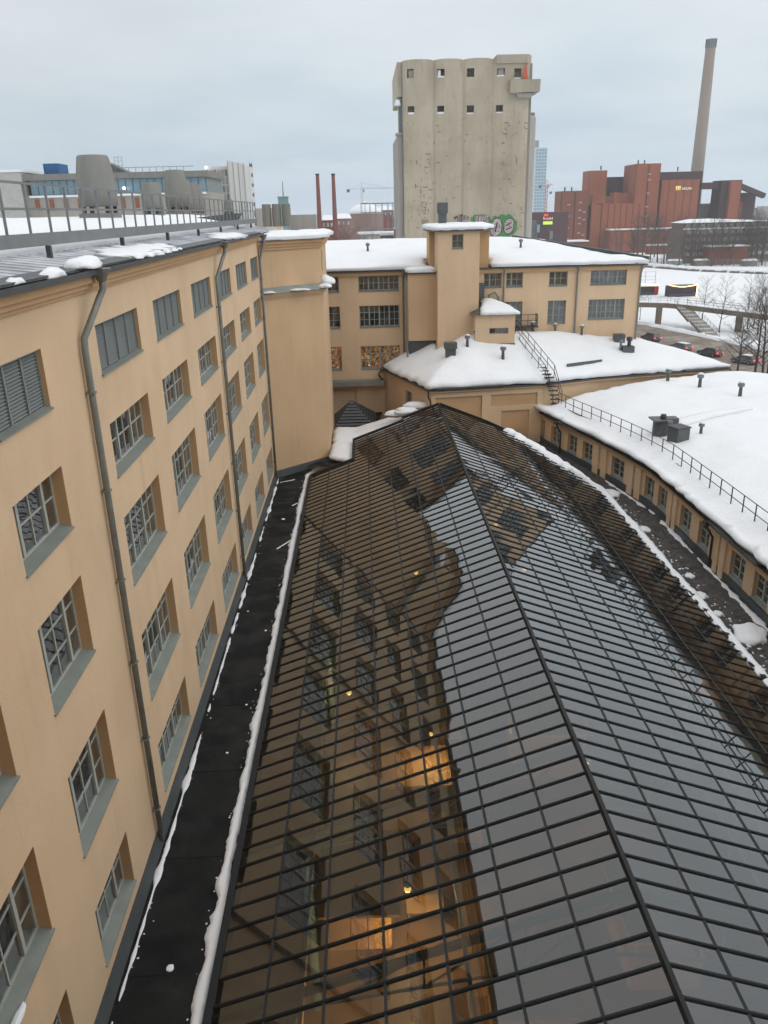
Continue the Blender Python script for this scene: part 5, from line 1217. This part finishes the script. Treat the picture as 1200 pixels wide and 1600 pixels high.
def cowl(x, y, w, h, zb, label, group):
    o = empty('roof_cowl', (x, y, zb), label, 'ventilation cowl', group); r = w/2
    MB().lathe((0, 0, .35), [(r*1.0, 0), (r*1.0, h*.35), (r*.95, h*.65), (r*.82, h-.1), (r*.76, h)], 26).build('hood', 'cowl', o, local=True, smooth=True)
    MB().lathe((0, 0, .35+h), [(r*.76, 0), (r*.7, .01), (r*.68, -.3)], 26).build('throat', 'rail_dark', o, local=True)
    for k in range(6): a = 2*pi*k/6+.3; MB().box(-.09, .09, -.09, .09, 0, .34).build('leg', 'rail_dark', o, local=True).location = (r*.8*cos(a), r*.8*sin(a), 0)
    MB().lathe((0, 0, -1.2), [(r*1.12, 0), (r*1.1, 1.2)], 26).build('plinth', 'cowl', o, local=True)
cowl(-14.05, 46, 2.0, 2.5, 25.25, 'largest grey barrel cowl on the snowy roof', 'barrel cowls on the roof')
cowl(-15.4, 72, 1.95, 2.85, 25.4, 'second grey barrel cowl, tallest of the row behind the largest', 'barrel cowls on the roof')
cowl(-14.6, 60, 1.45, 1.7, 25.2, 'lower cowl standing between the two tall ones', 'barrel cowls on the roof')
for k in range(4): cowl(-18.5-.85*k, 86+k*8, 1.75, 2.95+.05*k, 25.3, ['first', 'second', 'third', 'fourth'][k]+' of four cowls crowded behind the second tall one', 'barrel cowls on the roof')
cowl(-13.0, 84, .95, 1.2, 24.9, 'small dark cowl right of the crowded row', 'barrel cowls on the roof')
for k in range(3): 
    o = empty('roof_pipe', (-8.1+k*.85, 73.2, 24.0), ['left', 'middle', 'right'][k]+' one of three grey stub vents peeping over the corner tower roof', 'vent', 'stub vents behind the tower'); MB().lathe((0, 0, 0), [(.38, 0), (.38, 1.75), (.34, 1.8), (.3, 1.5)], 16).build('pipe', 'cowl', o, local=True)
o = empty('roof_hatch', (-9.9, 60, 24.4), 'dark shallow roof hatch sunk in the snow behind the railing', 'hatch'); MB().hexa([(-.8, -1, -.2), (.8, -1, -.2), (.8, 1, -.2), (-.8, 1, -.2), (-1.45, -1.2, .5), (1.4, -1.2, .72), (1.4, 1.2, .72), (-1.45, 1.2, .5)]).build('lid', 'vent_metal', o, local=True)
# building with glazed top floor
mat('sheeting_dull', (.42, .42, .40), .8)
gb = empty('glazed_building', (-45, 155, 0), 'long building with a glazed top floor beyond the snowy roof', 'building')
MB().box(-63, -27, 151, 170, 0, 29).build('wall', 'concrete_grey', gb); MB().box(-58, -27, 152, 168, 29, 31.4).build('upper_wall', 'louvre_metal', gb); MB().box(-59, -26.5, 150.6, 169, 31.401, 32.4).build('roof_edge', 'cowl', gb)
wm = MB().box(0, 1.15, 0, .2, 0, 2.3).mesh('window', 'tower_glass')
for i in range(24): inst('window', wm, gb, (-57.8+i*1.28+45, 151.75-155, 29.05))
mat('rust_door', (.25, .10, .06), .9)
for i in range(8): MB().box(-57.2+i*2.5, -56.5+i*2.5, 150.8, 150.98, 26.6, 28.3).build('pillar', 'rust_door', gb)
MB().box(-64, -58.6, 150, 165, 0, 32.8).build('end_wall', 'sheeting_dull', gb); MB().box(-64.2, -58.4, 149.8, 165, 32.801, 33.2).build('roof', 'snow', gb); MB().box(-58, -27, 150.8, 151.6, 28.6, 28.95).build('ledge', 'snow', gb)
q = MB()
for i in range(12): q.beam((-44+i*1.2, 152, 32.4), (-44+i*1.2, 152, 33.2), .07)
q.beam((-44, 152, 33.2), (-29, 152, 33.2), .08); q.build('railing', 'rail_grey', gb)
o = empty('blue_container', (-53.9, 152, 32.4), 'bright blue container on the roof of the glazed building', 'container')
mat('container_blue', (.03, .12, .30), .6, .2, .5); MB().box(-1.3, 1.3, 0, 5, 0, 1.75).build('body', 'container_blue', o, local=True)
for i in range(7): MB().box(-1.25+i*.38, -1.1+i*.38, -.08, 0, .1, 1.65).build('rib', 'container_blue', o, local=True)
o = empty('roof_plant', (-46, 165, 32.4), 'dark stepped roof plant behind the largest cowl', 'roof plant'); MB().hexa([(-2.2, 0, 0), (2.6, 0, 0), (2.6, 5, 0), (-2.2, 5, 0), (-2, 0, 2.6), (1.4, 0, .9), (1.4, 5, .9), (-2, 5, 2.6)]).build('casing', 'vent_metal', o, local=True)
q = MB()
for x in (-.9, -.2, .5): q.beam((x, 2, .8), (x, 2, 3.6), .06)
for z in (2.0, 2.8, 3.5): q.beam((-.9, 2, z), (.5, 2, z), .05)
q.build('scaffold', 'rail_grey', o, local=True)
sb = empty('wrapped_building', (-31, 203, 0), 'pale building wrapped in white scaffold sheeting', 'building')
mat('sheeting', (.62, .62, .60), .6, .1, .4, streak=True)
MB().box(-35.6, -30.3, 200, 212, 0, 35.6).build('wall', 'sheeting', sb); MB().hexa([(-30.29, 198.5, 0), (-26.6, 201, 0), (-26.6, 212, 0), (-30.29, 212, 0), (-30.29, 198.5, 36.8), (-26.6, 201, 35.9), (-26.6, 212, 35.9), (-30.29, 212, 36.8)]).build('wall', 'sheeting', sb)
for i in range(6):
    for j in range(5): MB().box(-35.3+i*.85, -34.8+i*.85, 199.7, 199.98, 26.5+j*1.75, 27.9+j*1.75).build('sheet_panel', 'concrete_grey' if (i+j) % 3 else 'cowl', sb)
for i in range(4): MB().beam((-30.1+i*1.1, 198.3+i*.74, 0), (-30.1+i*1.1, 198.3+i*.74, 36.4), .09).build('scaffold_pole', 'rail_grey', sb)
emit_mat('flood', (1, .98, .92), 6)
for i, (x, y, z) in enumerate(((-35.3, 199.4, 35.2), (-35.0, 199.4, 31.6), (-41.2, 150.4, 29.6))):
    o = empty('flood_light', (x, y, z), ['lit flood light at the top of the wrapped building', 'lit flood light lower on the wrapped building', 'lit lamp on the glazed building'][i], 'lamp'); MB().lathe((0, 0, 0), [(.05, 0), (.24, .1), (.24, .35), (.1, .45)], 10).build('lens', 'flood', o, local=True); MB().box(-.05, .05, 0, .3, .1, .2).build('bracket', 'rail_dark', o, local=True)
ma = empty('lattice_mast', (-31.3, 250, 0), 'thin red and white lattice mast on the skyline', 'mast')
mat('mast_white', (.7, .7, .7), .6); mat('mast_dark', (.17, .13, .13), .6)
for k in range(13): MB().box(-.42, .42, -.42, .42, 22+k*1.32, 22.9+k*1.32).build('band', 'mast_white' if k % 2 else 'mast_dark', ma, local=True)
q = MB()
for sx in (-.4, .4): q.beam((sx, 0, 0), (sx, 0, 39.3), .1)
q.build('frame', 'mast_dark', ma, local=True)
gt = empty('green_tower', (-27.2, 300, 0), 'square pale green roof turret with a thin mast', 'turret'); MB().box(-1.7, 1.7, 0, 3.4, 0, 30.7).build('wall', mat('verdigris', (.16, .27, .25), .7), gt, local=True); MB().lathe((.1, 1.7, 30.7), [(.2, 0), (.12, 5)], 8).build('mast', 'mast_dark', gt, local=True); MB().box(-1.9, 1.9, -.2, 3.6, 30.3, 30.69).build('rim', 'louvre_metal', gt, local=True)
MB().box(-40, -17, 320, 335, 0, 24.5).box(-60, -30, 300, 318, 0, 27).build('city_block', 'concrete_grey', empty('city_block', (-35, 320, 0), 'hazy grey city blocks behind the turret', 'building'))
# far shore line of the city
fs = MB(); x = -420
while x < 700:
    w = random.uniform(12, 40); h = random.uniform(9, 19); yy = random.uniform(1000, 1400); fs.box(x, x+w, yy, yy+20, 0, h); x += w*random.uniform(.6, 1.1)
tag(fs.build('far_city', mat('far_city', (.17, .16, .165), .9, .3, .02)), 'hazy low band of far city buildings on the horizon', 'city', kind='stuff')
fs = MB(); x = -500
while x < 900:
    w = random.uniform(20, 60); yy = random.uniform(1450, 1700); fs.prism([(x+w*.5*cos(a*pi/4), yy+w*.3*sin(a*pi/4)) for a in range(8)], 0, random.uniform(10, 17)); x += w*.5
tag(fs.build('far_wood', mat('far_wood', (.05, .055, .055), .95, .3, .02)), 'dark line of woods on the horizon', 'woods', kind='stuff')

# ------------------------------------------------------------------ winter trees
def grow(mb, p, d, L, r, lvl, mx, rng, spread=.6, sides=5, twig=None):
    n = 3 if lvl < mx else 2; pts = [Vector(p)]; q = Vector(p); dd = Vector(d)
    for i in range(n):
        dd = (dd+Vector((rng.uniform(-.16, .16), rng.uniform(-.16, .16), rng.uniform(-.04, .16)))).normalized(); q = q+dd*L/n; pts.append(q.copy())
    t = mb if (lvl < 2 or twig is None) else twig
    t.tube(pts, [r*(1-.55*i/n) for i in range(n+1)], max(3, sides-lvl), caps=False)
    if lvl >= mx: return
    k = rng.randint(4, 6) if lvl < mx-1 else rng.randint(3, 5)
    for i in range(k):
        f = rng.uniform(.25, 1.0); idx = f*n; i0 = min(n-1, int(idx)); b = pts[i0].lerp(pts[i0+1], idx-i0)
        a = rng.uniform(0, 2*pi); side = Vector((cos(a), sin(a), rng.uniform(-.1, .45)))
        nd = (dd*(1-spread)+side*spread).normalized()
        grow(mb, b, nd, L*rng.uniform(.45, .68), r*.45, lvl+1, mx, rng, spread, sides, twig)
def tree_proto(name, H, seed, mx=4, limbs=14, r=.16, low=.3, spread=.62, m1='bark', m2='twig', droop=0):
    rng = random.Random(seed); o = empty(name, (0, 0, 0), None, 'tree')
    tr, cr = MB(), MB(); pts = [Vector((0, 0, -.2))]; q = Vector((0, 0, 0)); d = Vector((0, 0, 1))
    for i in range(7): d = (d+Vector((rng.uniform(-.05, .05), rng.uniform(-.05, .05), .1))).normalized(); q = q+d*H*.93/7; pts.append(q.copy())
    tr.tube(pts, [r*(1.25 if i == 0 else 1)*(1-.86*i/7) for i in range(8)], 8, caps=False)
    for i in range(limbs):
        f = low+(1-low)*(i+rng.random()*.7)/limbs; f = min(f, .98); idx = f*7; i0 = min(6, int(idx)); b = pts[i0].lerp(pts[i0+1], idx-i0); a = i*2.4+rng.uniform(-.4, .4)
        nd = Vector((cos(a), sin(a), .55+.5*f-droop)).normalized(); grow(tr, b, nd, H*(.36-.2*f)*rng.uniform(.8, 1.2), r*(.42-.25*f), 1, mx, rng, spread, 5, cr)
    tr.build('trunk', m1, o, local=True); cr.build('crown', m2, o, local=True); kids_of(o); return o
near_tree = tree_proto('bare_tree', 13.5, 5, 4, 18, .22, .25)
near_tree.location = (57.0, 113.6, 0); tag(near_tree, 'tallest bare tree standing by the street at the right edge', 'tree')
o = copy_tree(near_tree); o.location = (56.1, 109.4, 0); o.rotation_euler.z = 2.2; o.scale = (1, 1, .95); tag(o, 'bare tree with dark forked trunk nearest the right edge and the kiosk')
t2 = tree_proto('bare_tree', 9.6, 11, 4, 15, .19, .3, .7); t2.location = (54.5, 113.9, 0); tag(t2, 'spreading bare tree left of the tallest one, in front of the cars', 'tree')
tm = tree_proto('bare_tree', 11.0, 23, 3, 16, .13, .22, .55); tm.location = (73.4, 163.8, 0); tag(tm, 'slender bare tree just right of the footbridge stairs', 'tree')
for x, y, s, rz, lb in ((78.0, 183.5, .85, 1, 'small bare tree behind the middle of the footbridge'), (79.3, 159.2, 1.05, 2, 'bare tree in front of the footbridge right of the second pillar'), (80.8, 167.0, 1.0, 3, 'bare tree standing between stairs and second bridge pillar'), (64.4, 186.3, .7, 4, 'low bare tree beside the corner of the factory wing'), (84, 171, .95, 5, 'bare tree behind the bridge at the right, second row'), (86.5, 162, 1.15, .5, 'tall bare tree behind the bridge at the right edge'), (62.0, 119.5, 1.15, 1.7, 'bare tree between the tallest one and the queue of cars'), (90, 180, .8, 2.9, 'faint small tree farthest behind the footbridge')):
    o = copy_tree(tm); o.location = (x, y, 0); o.scale = (s, s, s); o.rotation_euler.z = rz; tag(o, lb)
fp = [tree_proto('shore_tree', 19, 31+i, 3, 21, .34, .26, .5, 'bark_far', 'bark_far') for i in range(2)]
spots = []
rng = random.Random(77)
for i in range(30): spots.append((rng.uniform(118, 182)*1.0, rng.uniform(352, 362) if i % 3 else rng.uniform(375, 430), rng.uniform(.75, 1.15)))
spots += [(132+5.2*i+rng.uniform(-1, 1), 345+rng.uniform(-4, 6), rng.uniform(.8, 1.1)) for i in range(12)]
for i, (x, y, s) in enumerate(spots):
    o = fp[i] if i < 2 else copy_tree(fp[i % 2]); o.location = (x, y, 0); o.scale = (s, s, s); o.rotation_euler.z = rng.uniform(0, 6); tag(o, ('bare dark tree in the front row along the far shore before the power station' if y < 364 else 'bare dark tree in the back rows at the foot of the power station'), 'tree', 'bare trees along the far shore')
lt = tree_proto('leafless_tree', 20, 51, 3, 20, .3, .15, .6, 'bark_far', 'bark_far')
for i, (x, y, s) in enumerate(((-5.5, 232, 1.0), (-2.8, 228, 1.05), (-.4, 236, .98), (-8.6, 240, .9), (1.8, 240, .93), (-12, 250, .9))):
    o = lt if i == 0 else copy_tree(lt); o.location = (x, y, 0); o.scale = (s*1.1, s*1.1, s); o.rotation_euler.z = i*1.3
    tag(o, 'brownish bare tree in the thicket between the twin chimneys and the silo', 'tree', 'trees in the thicket left of the silo')
bp = tree_proto('bush', 5.5, 61, 3, 16, .08, .04, .6, 'bark_far', 'bark_far')
for i in range(20):
    o = bp if i == 0 else copy_tree(bp); x = rng.uniform(86, 150); o.location = (x, 400+rng.uniform(-20, 30)-x*.35, 0); s = rng.uniform(.6, 1.25); o.scale = (s*1.2, s*1.2, s); tag(o, 'low bare bush in the scrub at the foot of the power station', 'bush', 'bushes below the power station')

# ------------------------------------------------------------------ far shore: embankment, fence, parked boats and cars
snow_ridge('shore_bank', [(100, 372, 0), (123.6, 352.7, 0), (133.3, 323.6, 0), (150.4, 301.6, 0), (190, 285, 0)], lambda s: 2.2, lambda s: 1.5, 'snowy embankment along the far shore', step=1.5)
tag(MB().box(0, 1, 0, 1, 0, .01).build('shore_rocks', 'concrete_dark'), 'dark line of rocks at the foot of the far embankment', 'rocks', kind='stuff')
ro = MB()
for k in range(260):
    t = rng.random()*3; i = min(2, int(t)); P_ = [(120.5, 350.7), (130.5, 321.6), (147.6, 299.6), (187, 283)]; f = t-i
    x, y = P_[i][0]+(P_[i+1][0]-P_[i][0])*f, P_[i][1]+(P_[i+1][1]-P_[i][1])*f; s = rng.uniform(.3, .9); ro.box(x, x+s*1.4, y, y+s, 0, s*.9)
bpy.data.objects['shore_rocks'].data = ro.mesh('shore_rocks', 'concrete_dark')
fe = empty('shore_fence', (140, 345, 0), 'pale mesh fence along the far shore', 'fence')
A, B = Vector((112, 372, 0)), Vector((168, 334, 0))
for k in range(29):
    q = A+(B-A)*k/28; MB().beam(q, q+Vector((0, 0, 3)), .16).build('post', 'rail_grey', fe)
    if k < 28:
        m = MB(); r_ = A+(B-A)*(k+1)/28
        for j in range(6): a = q+(r_-q)*(j+.5)/6; m.beam(a, a+Vector((0, 0, 2.8)), .07)
        m.beam(q+Vector((0, 0, 2.8)), r_+Vector((0, 0, 2.8)), .09); m.build('fence_panel', 'rail_grey', fe)
for i, (x, y, c, lb) in enumerate(((121, 362, 'brick_red_dark', 'small brown hut at the left end of the shore fence'), (134.5, 352, 'frame_grey', 'grey tarpaulined boat behind the shore fence'), (145, 350, 'concrete_dark', 'brown covered boat behind the shore fence'), (162, 341, 'concrete_dark', 'dark covered boat at the right of the shore fence'))):
    o = empty('covered_boat' if i else 'shore_hut', (x, y, 0), lb, 'boat' if i else 'hut')
    MB().hexa([(-3, -1.2, 0), (3, -1.2, 0), (3, 1.2, 0), (-3, 1.2, 0), (-2.9, -1.1, 2.2), (2.9, -1.1, 2.2), (2.9, 1.1, 2.2), (-2.9, 1.1, 2.2)]).build('hull' if i else 'wall', c, o, local=True)
    MB().hexa([(-3.1, -1.3, 2.2), (3.1, -1.3, 2.2), (3.1, 1.3, 2.2), (-3.1, 1.3, 2.2), (-2.6, -.2, 2.9), (2.6, -.2, 2.9), (2.6, .2, 2.9), (-2.6, .2, 2.9)]).build('cover' if i else 'roof', 'snow', o, local=True)

# ------------------------------------------------------------------ footbridge and stairs
fb = empty('footbridge', (70, 172, 0), 'concrete footbridge crossing the snow behind the street', 'bridge')
BP = [(44, 189, 5.0), (61.7, 179.5, 4.8), (67.5, 177.5, 4.7), (71, 173.5, 4.6), (75.5, 166, 4.4), (79.8, 158, 4.3), (88, 142, 4.1)]
mat('bridge_conc', (.20, .165, .125), .9, .15, .5)
def side_off(P, o):
    r = []
    for i, p in enumerate(P):
        a, b = Vector(P[max(0, i-1)]), Vector(P[min(len(P)-1, i+1)]); d = (b-a).normalized(); n = Vector((-d.y, d.x, 0)).normalized(); r.append(Vector(p)+n*o)
    return r
l0, l1 = side_off(BP, -1.5), side_off(BP, 1.5); dk = MB(); sn = MB()
for i in range(len(BP)-1):
    dz = Vector((0, 0, 1.0)); e = Vector((0, 0, .08)); dk.hexa([l0[i]-dz, l0[i+1]-dz, l1[i+1]-dz, l1[i]-dz, l0[i], l0[i+1], l1[i+1], l1[i]]); sn.hexa([l0[i], l0[i+1], l1[i+1], l1[i], l0[i]+e, l0[i+1]+e, l1[i+1]+e, l1[i]+e])
dk.build('deck', 'bridge_conc', fb); sn.build('deck_snow', 'snow', fb)
for s_ in (l0, l1):
    q = MB()
    for i in range(len(s_)-1):
        for h in (1.15, .6): q.beam(s_[i]+Vector((0, 0, h)), s_[i+1]+Vector((0, 0, h)), .05)
        n = max(1, int((s_[i+1]-s_[i]).length/1.8))
        for k in range(n): p_ = s_[i].lerp(s_[i+1], k/n); q.beam(p_, p_+Vector((0, 0, 1.15)), .05)
    q.build('handrail', 'rail_grey', fb)
for x, y in ((65.3, 176.9), (77.2, 163.5), (54, 184)): MB().box(x-.55, x+.55, y-.45, y+.45, 0, 3.75).build('pillar', 'bridge_conc', fb)
sg = empty('bridge_stairs', (69.5, 166, 0), 'snowy concrete stairs leading down from the footbridge to the street', 'stairs')
TP, MD, LO = Vector((69.3, 175.2, 4.65)), Vector((69.5, 167.2, 2.2)), Vector((69.6, 158, .1))
for (a, b, n) in ((TP, MD, 14), (MD+Vector((0, -1.2, 0)), LO, 13)):
    for k in range(n):
        p_ = a.lerp(b, (k+.5)/n); MB().box(p_.x-1.35, p_.x+1.35, p_.y-abs(b.y-a.y)/n/2-.02, p_.y+abs(b.y-a.y)/n/2, p_.z-.35, p_.z).build('tread', 'concrete_grey' if k % 3 else 'snow_dirty', sg)
    for s_ in (-1.4, 1.4):
        o_ = Vector((s_, 0, 0)); q = MB(); q.beam(a+o_+Vector((0, 0, -.25)), b+o_+Vector((0, 0, -.25)), .14, .5); q.build('stringer', 'bridge_conc', sg)
        q = MB(); q.beam(a+o_+Vector((0, 0, 1)), b+o_+Vector((0, 0, 1)), .06); q.beam(a+o_+Vector((0, 0, .55)), b+o_+Vector((0, 0, .55)), .04)
        for k in range(6): p_ = a.lerp(b, k/5)+o_; q.beam(p_, p_+Vector((0, 0, 1)), .05)
        q.build('handrail', 'rail_grey', sg)
MB().box(68.1, 70.9, 165.9, 167.3, 1.85, 2.2).build('landing', 'concrete_grey', sg); MB().box(69, 70.2, 163.0, 164.0, 0, 1.5).build('pillar', 'bridge_conc', sg)
# market stalls with bulbs on the ice
emit_mat('bulb_glow', (1, .62, .22), 9)
def fest_stall(x0, x1, y, h, label, sidepost, peaked):
    o = empty('festive_stall', ((x0+x1)/2, y, 0), label, 'stall')
    MB().box(x0, x1, y, y+3, 0, h-.5).build('wall', mat('stall_dark', (.05, .035, .04), .8), o); MB().box(x0, x1, y-.1, y, .05, .8).build('front_panel', mat('stall_blue', (.06, .07, .11), .8), o)
    if peaked: MB().hexa([(x0-.3, y-.3, h-.5), (x1+.1, y-.3, h-.5), (x1+.1, y+3.2, h-.5), (x0-.3, y+3.2, h-.5), (x0+1.5, y+1.3, h+.35), (x1-1.5, y+1.3, h+.35), (x1-1.5, y+1.6, h+.35), (x0+1.5, y+1.6, h+.35)]).build('roof', 'snow_dirty', o)
    else: MB().beam((x0, y-.1, h-.1), (x1, y-.1, h-.1), .12).beam((x0, y-.1, 0), (x0, y-.1, h), .14).beam((x1, y-.1, 0), (x1, y-.1, h), .14).build('frame', 'stall_dark', o)
    bm = MB().lathe((0, 0, -.11), [(.03, 0), (.11, .07), (.11, .15), (.03, .22)], 7).mesh('bulb', 'bulb_glow'); n = 22
    for k in range(n+1):
        t = k/n; inst('bulb', bm, o, (x0+(x1-x0)*t-(x0+x1)/2, -.25, h-.15-(.55*4*t*(1-t) if not peaked else -.3*4*t*(1-t))))
    if sidepost:
        for k in range(9): inst('bulb', bm, o, (x1-(x0+x1)/2+.1, -.25, .3+k*h/9))
fest_stall(87.9, 95.8, 232, 3.5, 'dark market stall framed with warm light bulbs', True, False)
fest_stall(76.5, 87.2, 239, 3.0, 'second dark stall with a string of bulbs partly behind the factory corner', False, True)
MB().box(86.0, 87.3, 238.6, 238.9, .3, 2.4).build('red_panel', mat('stall_red', (.30, .03, .03), .8), bpy.data.objects['festive_stall.001'])
o = empty('mesh_screen', (82, 243, 0), 'thin mesh screen with poles behind the second stall', 'screen'); q = MB()
for x in (-5, -1.2, 2.6, 5.6): q.beam((x, 0, 0), (x, 0, 6.4 if x != -1.2 else 9), .1)
for z in (3, 4, 5, 6.3): q.beam((-5, 0, z), (5.6, 0, z), .05)
q.build('frame', 'rail_grey', o, local=True)

# ------------------------------------------------------------------ cars
mat('car_dark', (.03, .034, .036), .3, .1, 1, spec=.6); mat('car_grey', (.10, .10, .105), .3, .1, 1, spec=.6); mat('car_glass', (.02, .024, .027), .1, .1, 1, spec=.8); mat('tyre', (.02, .02, .02), .9); mat('rim', (.3, .3, .3), .4, metal=.6)
emit_mat('tail_red', (1, .03, .04), 3.5); mat('head_clear', (.5, .5, .5), .2)
def car(x, y, head, label, paint, L=4.5, W=1.8, H=1.5, van=0.0, snow=False, brake=False):
    """outline lofted along the length: body, glasshouse, wheels, lamps"""
    o = empty('parked_car' if False else 'car', (x, y, 0), label, 'car', 'cars queuing on the slushy street', rz=head)
    prof = [(-L/2, .35, .80, .78), (-L/2+.12, .28, .92, .90), (-L*.30, .26, .95, .96), (0, .26, .96, 1.0), (L*.22, .26, .92, 1.0), (L*.40, .28, .80, .94), (L/2-.06, .32, .66, .84), (L/2, .4, .58, .76)]
    b = MB()
    for (xa, a0, a1, wa), (xb, b0, b1, wb) in zip(prof[:-1], prof[1:]):
        ya, yb = wa*W/2, wb*W/2
        b.hexa([(xa, -ya, a0), (xb, -yb, b0), (xb, yb, b0), (xa, ya, a0), (xa, -ya*.94, a1), (xb, -yb*.94, b1), (xb, yb*.94, b1), (xa, ya*.94, a1)])
    b.build('body', paint, o, local=True)
    r0, r1 = (-L*.46, -L*.36) if van or True else (-L*.40, -L*.25)
    g = MB().hexa([(-L*.45, -W*.44, .93), (L*.24, -W*.44, .93), (L*.24, W*.44, .93), (-L*.45, W*.44, .93), (-L*(.40 if van else .32), -W*.36, H-.06), (L*.06, -W*.36, H-.06), (L*.06, W*.36, H-.06), (-L*(.40 if van else .32), W*.36, H-.06)])
    g.build('window', 'car_glass', o, local=True)
    MB().hexa([(-L*(.41 if van else .33), -W*.37, H-.07), (L*.07, -W*.37, H-.07), (L*.07, W*.37, H-.07), (-L*(.41 if van else .33), W*.37, H-.07), (-L*(.38 if van else .29), -W*.33, H), (L*.03, -W*.33, H), (L*.03, W*.33, H), (-L*(.38 if van else .29), W*.33, H)]).build('roof', 'snow_dirty' if snow else paint, o, local=True)
    for s_ in (-1, 1):
        pl = MB().beam((-L*.12, s_*W*.445, .95), (-L*.11, s_*W*.37, H-.05), .06); pl.build('pillar', paint, o, local=True)
        MB().box(-L/2-.03, -L/2+.1, s_*W*.36-.13, s_*W*.36+.13, .66, .86).build('tail_light', 'tail_red', o, local=True)
        MB().box(L/2-.1, L/2+.0, s_*W*.30-.15, s_*W*.30+.15, .52, .64).build('headlight', 'head_clear', o, local=True)
        MB().box(L*.16, L*.22, s_*W*.56-.1, s_*W*.56+.1, .94, 1.06).build('mirror', paint, o, local=True)
    if brake: MB().box(-L*.345, -L*.335, -.2, .2, H-.14, H-.08).build('brake_light', 'tail_red', o, local=True)
    wm_ = MB().tube([(0, -.11, 0), (0, .11, 0)], .33, 16).mesh('wheel', 'tyre'); rm_ = MB().tube([(0, -.12, 0), (0, .12, 0)], .19, 12).mesh('rim', 'rim')
    for wx in (-L*.31, L*.31):
        for s_ in (-1, 1): w = inst('wheel', wm_, o, (wx, s_*(W/2-.12), .33)); inst('rim', rm_, w)
    MB().box(-L/2-.04, -L/2+.02, -.26, .26, .5, .62).build('number_plate', 'frame_paint', o, local=True)
    return o
HD = atan2(.97, -.25)
car(56.2, 155.5, HD+.05, 'dark car with three glowing red lights at the corner of the wing', 'car_dark', van=1, H=1.65, brake=True)
car(57.6, 143.8, HD+.12, 'dark green grey estate car with snow on its roof', 'car_grey', van=1, L=4.7, snow=True)
car(60.4, 137.4, HD+.2, 'black saloon with bright tail lights in the middle of the queue', 'car_dark', brake=True)
car(63.0, 129.6, HD+.25, 'pale roofed car with one lit red lamp behind the bare tree', 'car_grey', snow=True)
# near street corner: kiosk with a blue roof, pallets, snowy ground
o = empty('blue_kiosk', (57, 105.6, 0), 'low kiosk with a bright blue roof at the right edge', 'kiosk'); MB().box(-3.5, 4, -1.5, 1.5, 0, 1.6).build('wall', 'frame_grey', o, local=True); MB().hexa([(-4.2, -1.9, 1.6), (4.4, -1.9, 1.6), (4.4, 1.9, 1.6), (-4.2, 1.9, 1.6), (-4.1, -1.8, 1.75), (4.3, -1.8, 1.75), (4.3, 1.8, 2.0), (-4.1, 1.8, 2.0)]).build('roof', mat('tarp_blue', (.03, .11, .27), .5, .15, 1), o, local=True)
o = empty('pallet_stack', (53.6, 111.3, 0), 'snow dusted wooden pallet stack near the blue kiosk', 'pallets')
for k in range(4): MB().box(-1.6, 1.6, -.6+.32*k, -.36+.32*k, .3, .36).build('plank', 'wood', o, local=True)
MB().box(-1.7, 1.7, -.7, -.62, 0, .3).box(-1.7, 1.7, .6, .68, 0, .3).build('bearer', 'wood', o, local=True)
snow_lump('snow_mound', (52.3, 113.5, 0), 2.2, 'low snow mound around the pallets by the kiosk', .25, 91)

# ------------------------------------------------------------------ unseen wing behind the camera, added and raised to shade the near wall
rw = empty('rear_shade_wing', (0, -8, 0), 'unseen ochre rear wing added behind the viewpoint to shade the near end of the court', 'building')
MB().box(-6.95, 40, -16, -1.2, 0, 33.0).build('wall', 'plaster', rw)
MB().box(-6.95, 40.4, -16.4, -.8, 33.001, 33.4).build('roof', 'snow', rw)

# ------------------------------------------------------------------ winter haze
hm = bpy.data.materials.new('haze'); hm.use_nodes = True; hm.node_tree.nodes.clear()
ho = hm.node_tree.nodes.new('ShaderNodeOutputMaterial'); hv = hm.node_tree.nodes.new('ShaderNodeVolumePrincipled')
hv.inputs['Color'].default_value = (.93, .96, 1, 1); hv.inputs['Density'].default_value = 0.00021; hv.inputs['Anisotropy'].default_value = 0.2
hm.node_tree.links.new(hv.outputs[0], ho.inputs['Volume']); MATS['haze'] = hm
tag(MB().box(-2500, 2500, -700, 2500, -1, 114).build('haze', 'haze'), 'thin pale winter haze', 'haze', kind='stuff')
SC.cycles.volume_bounces = 1
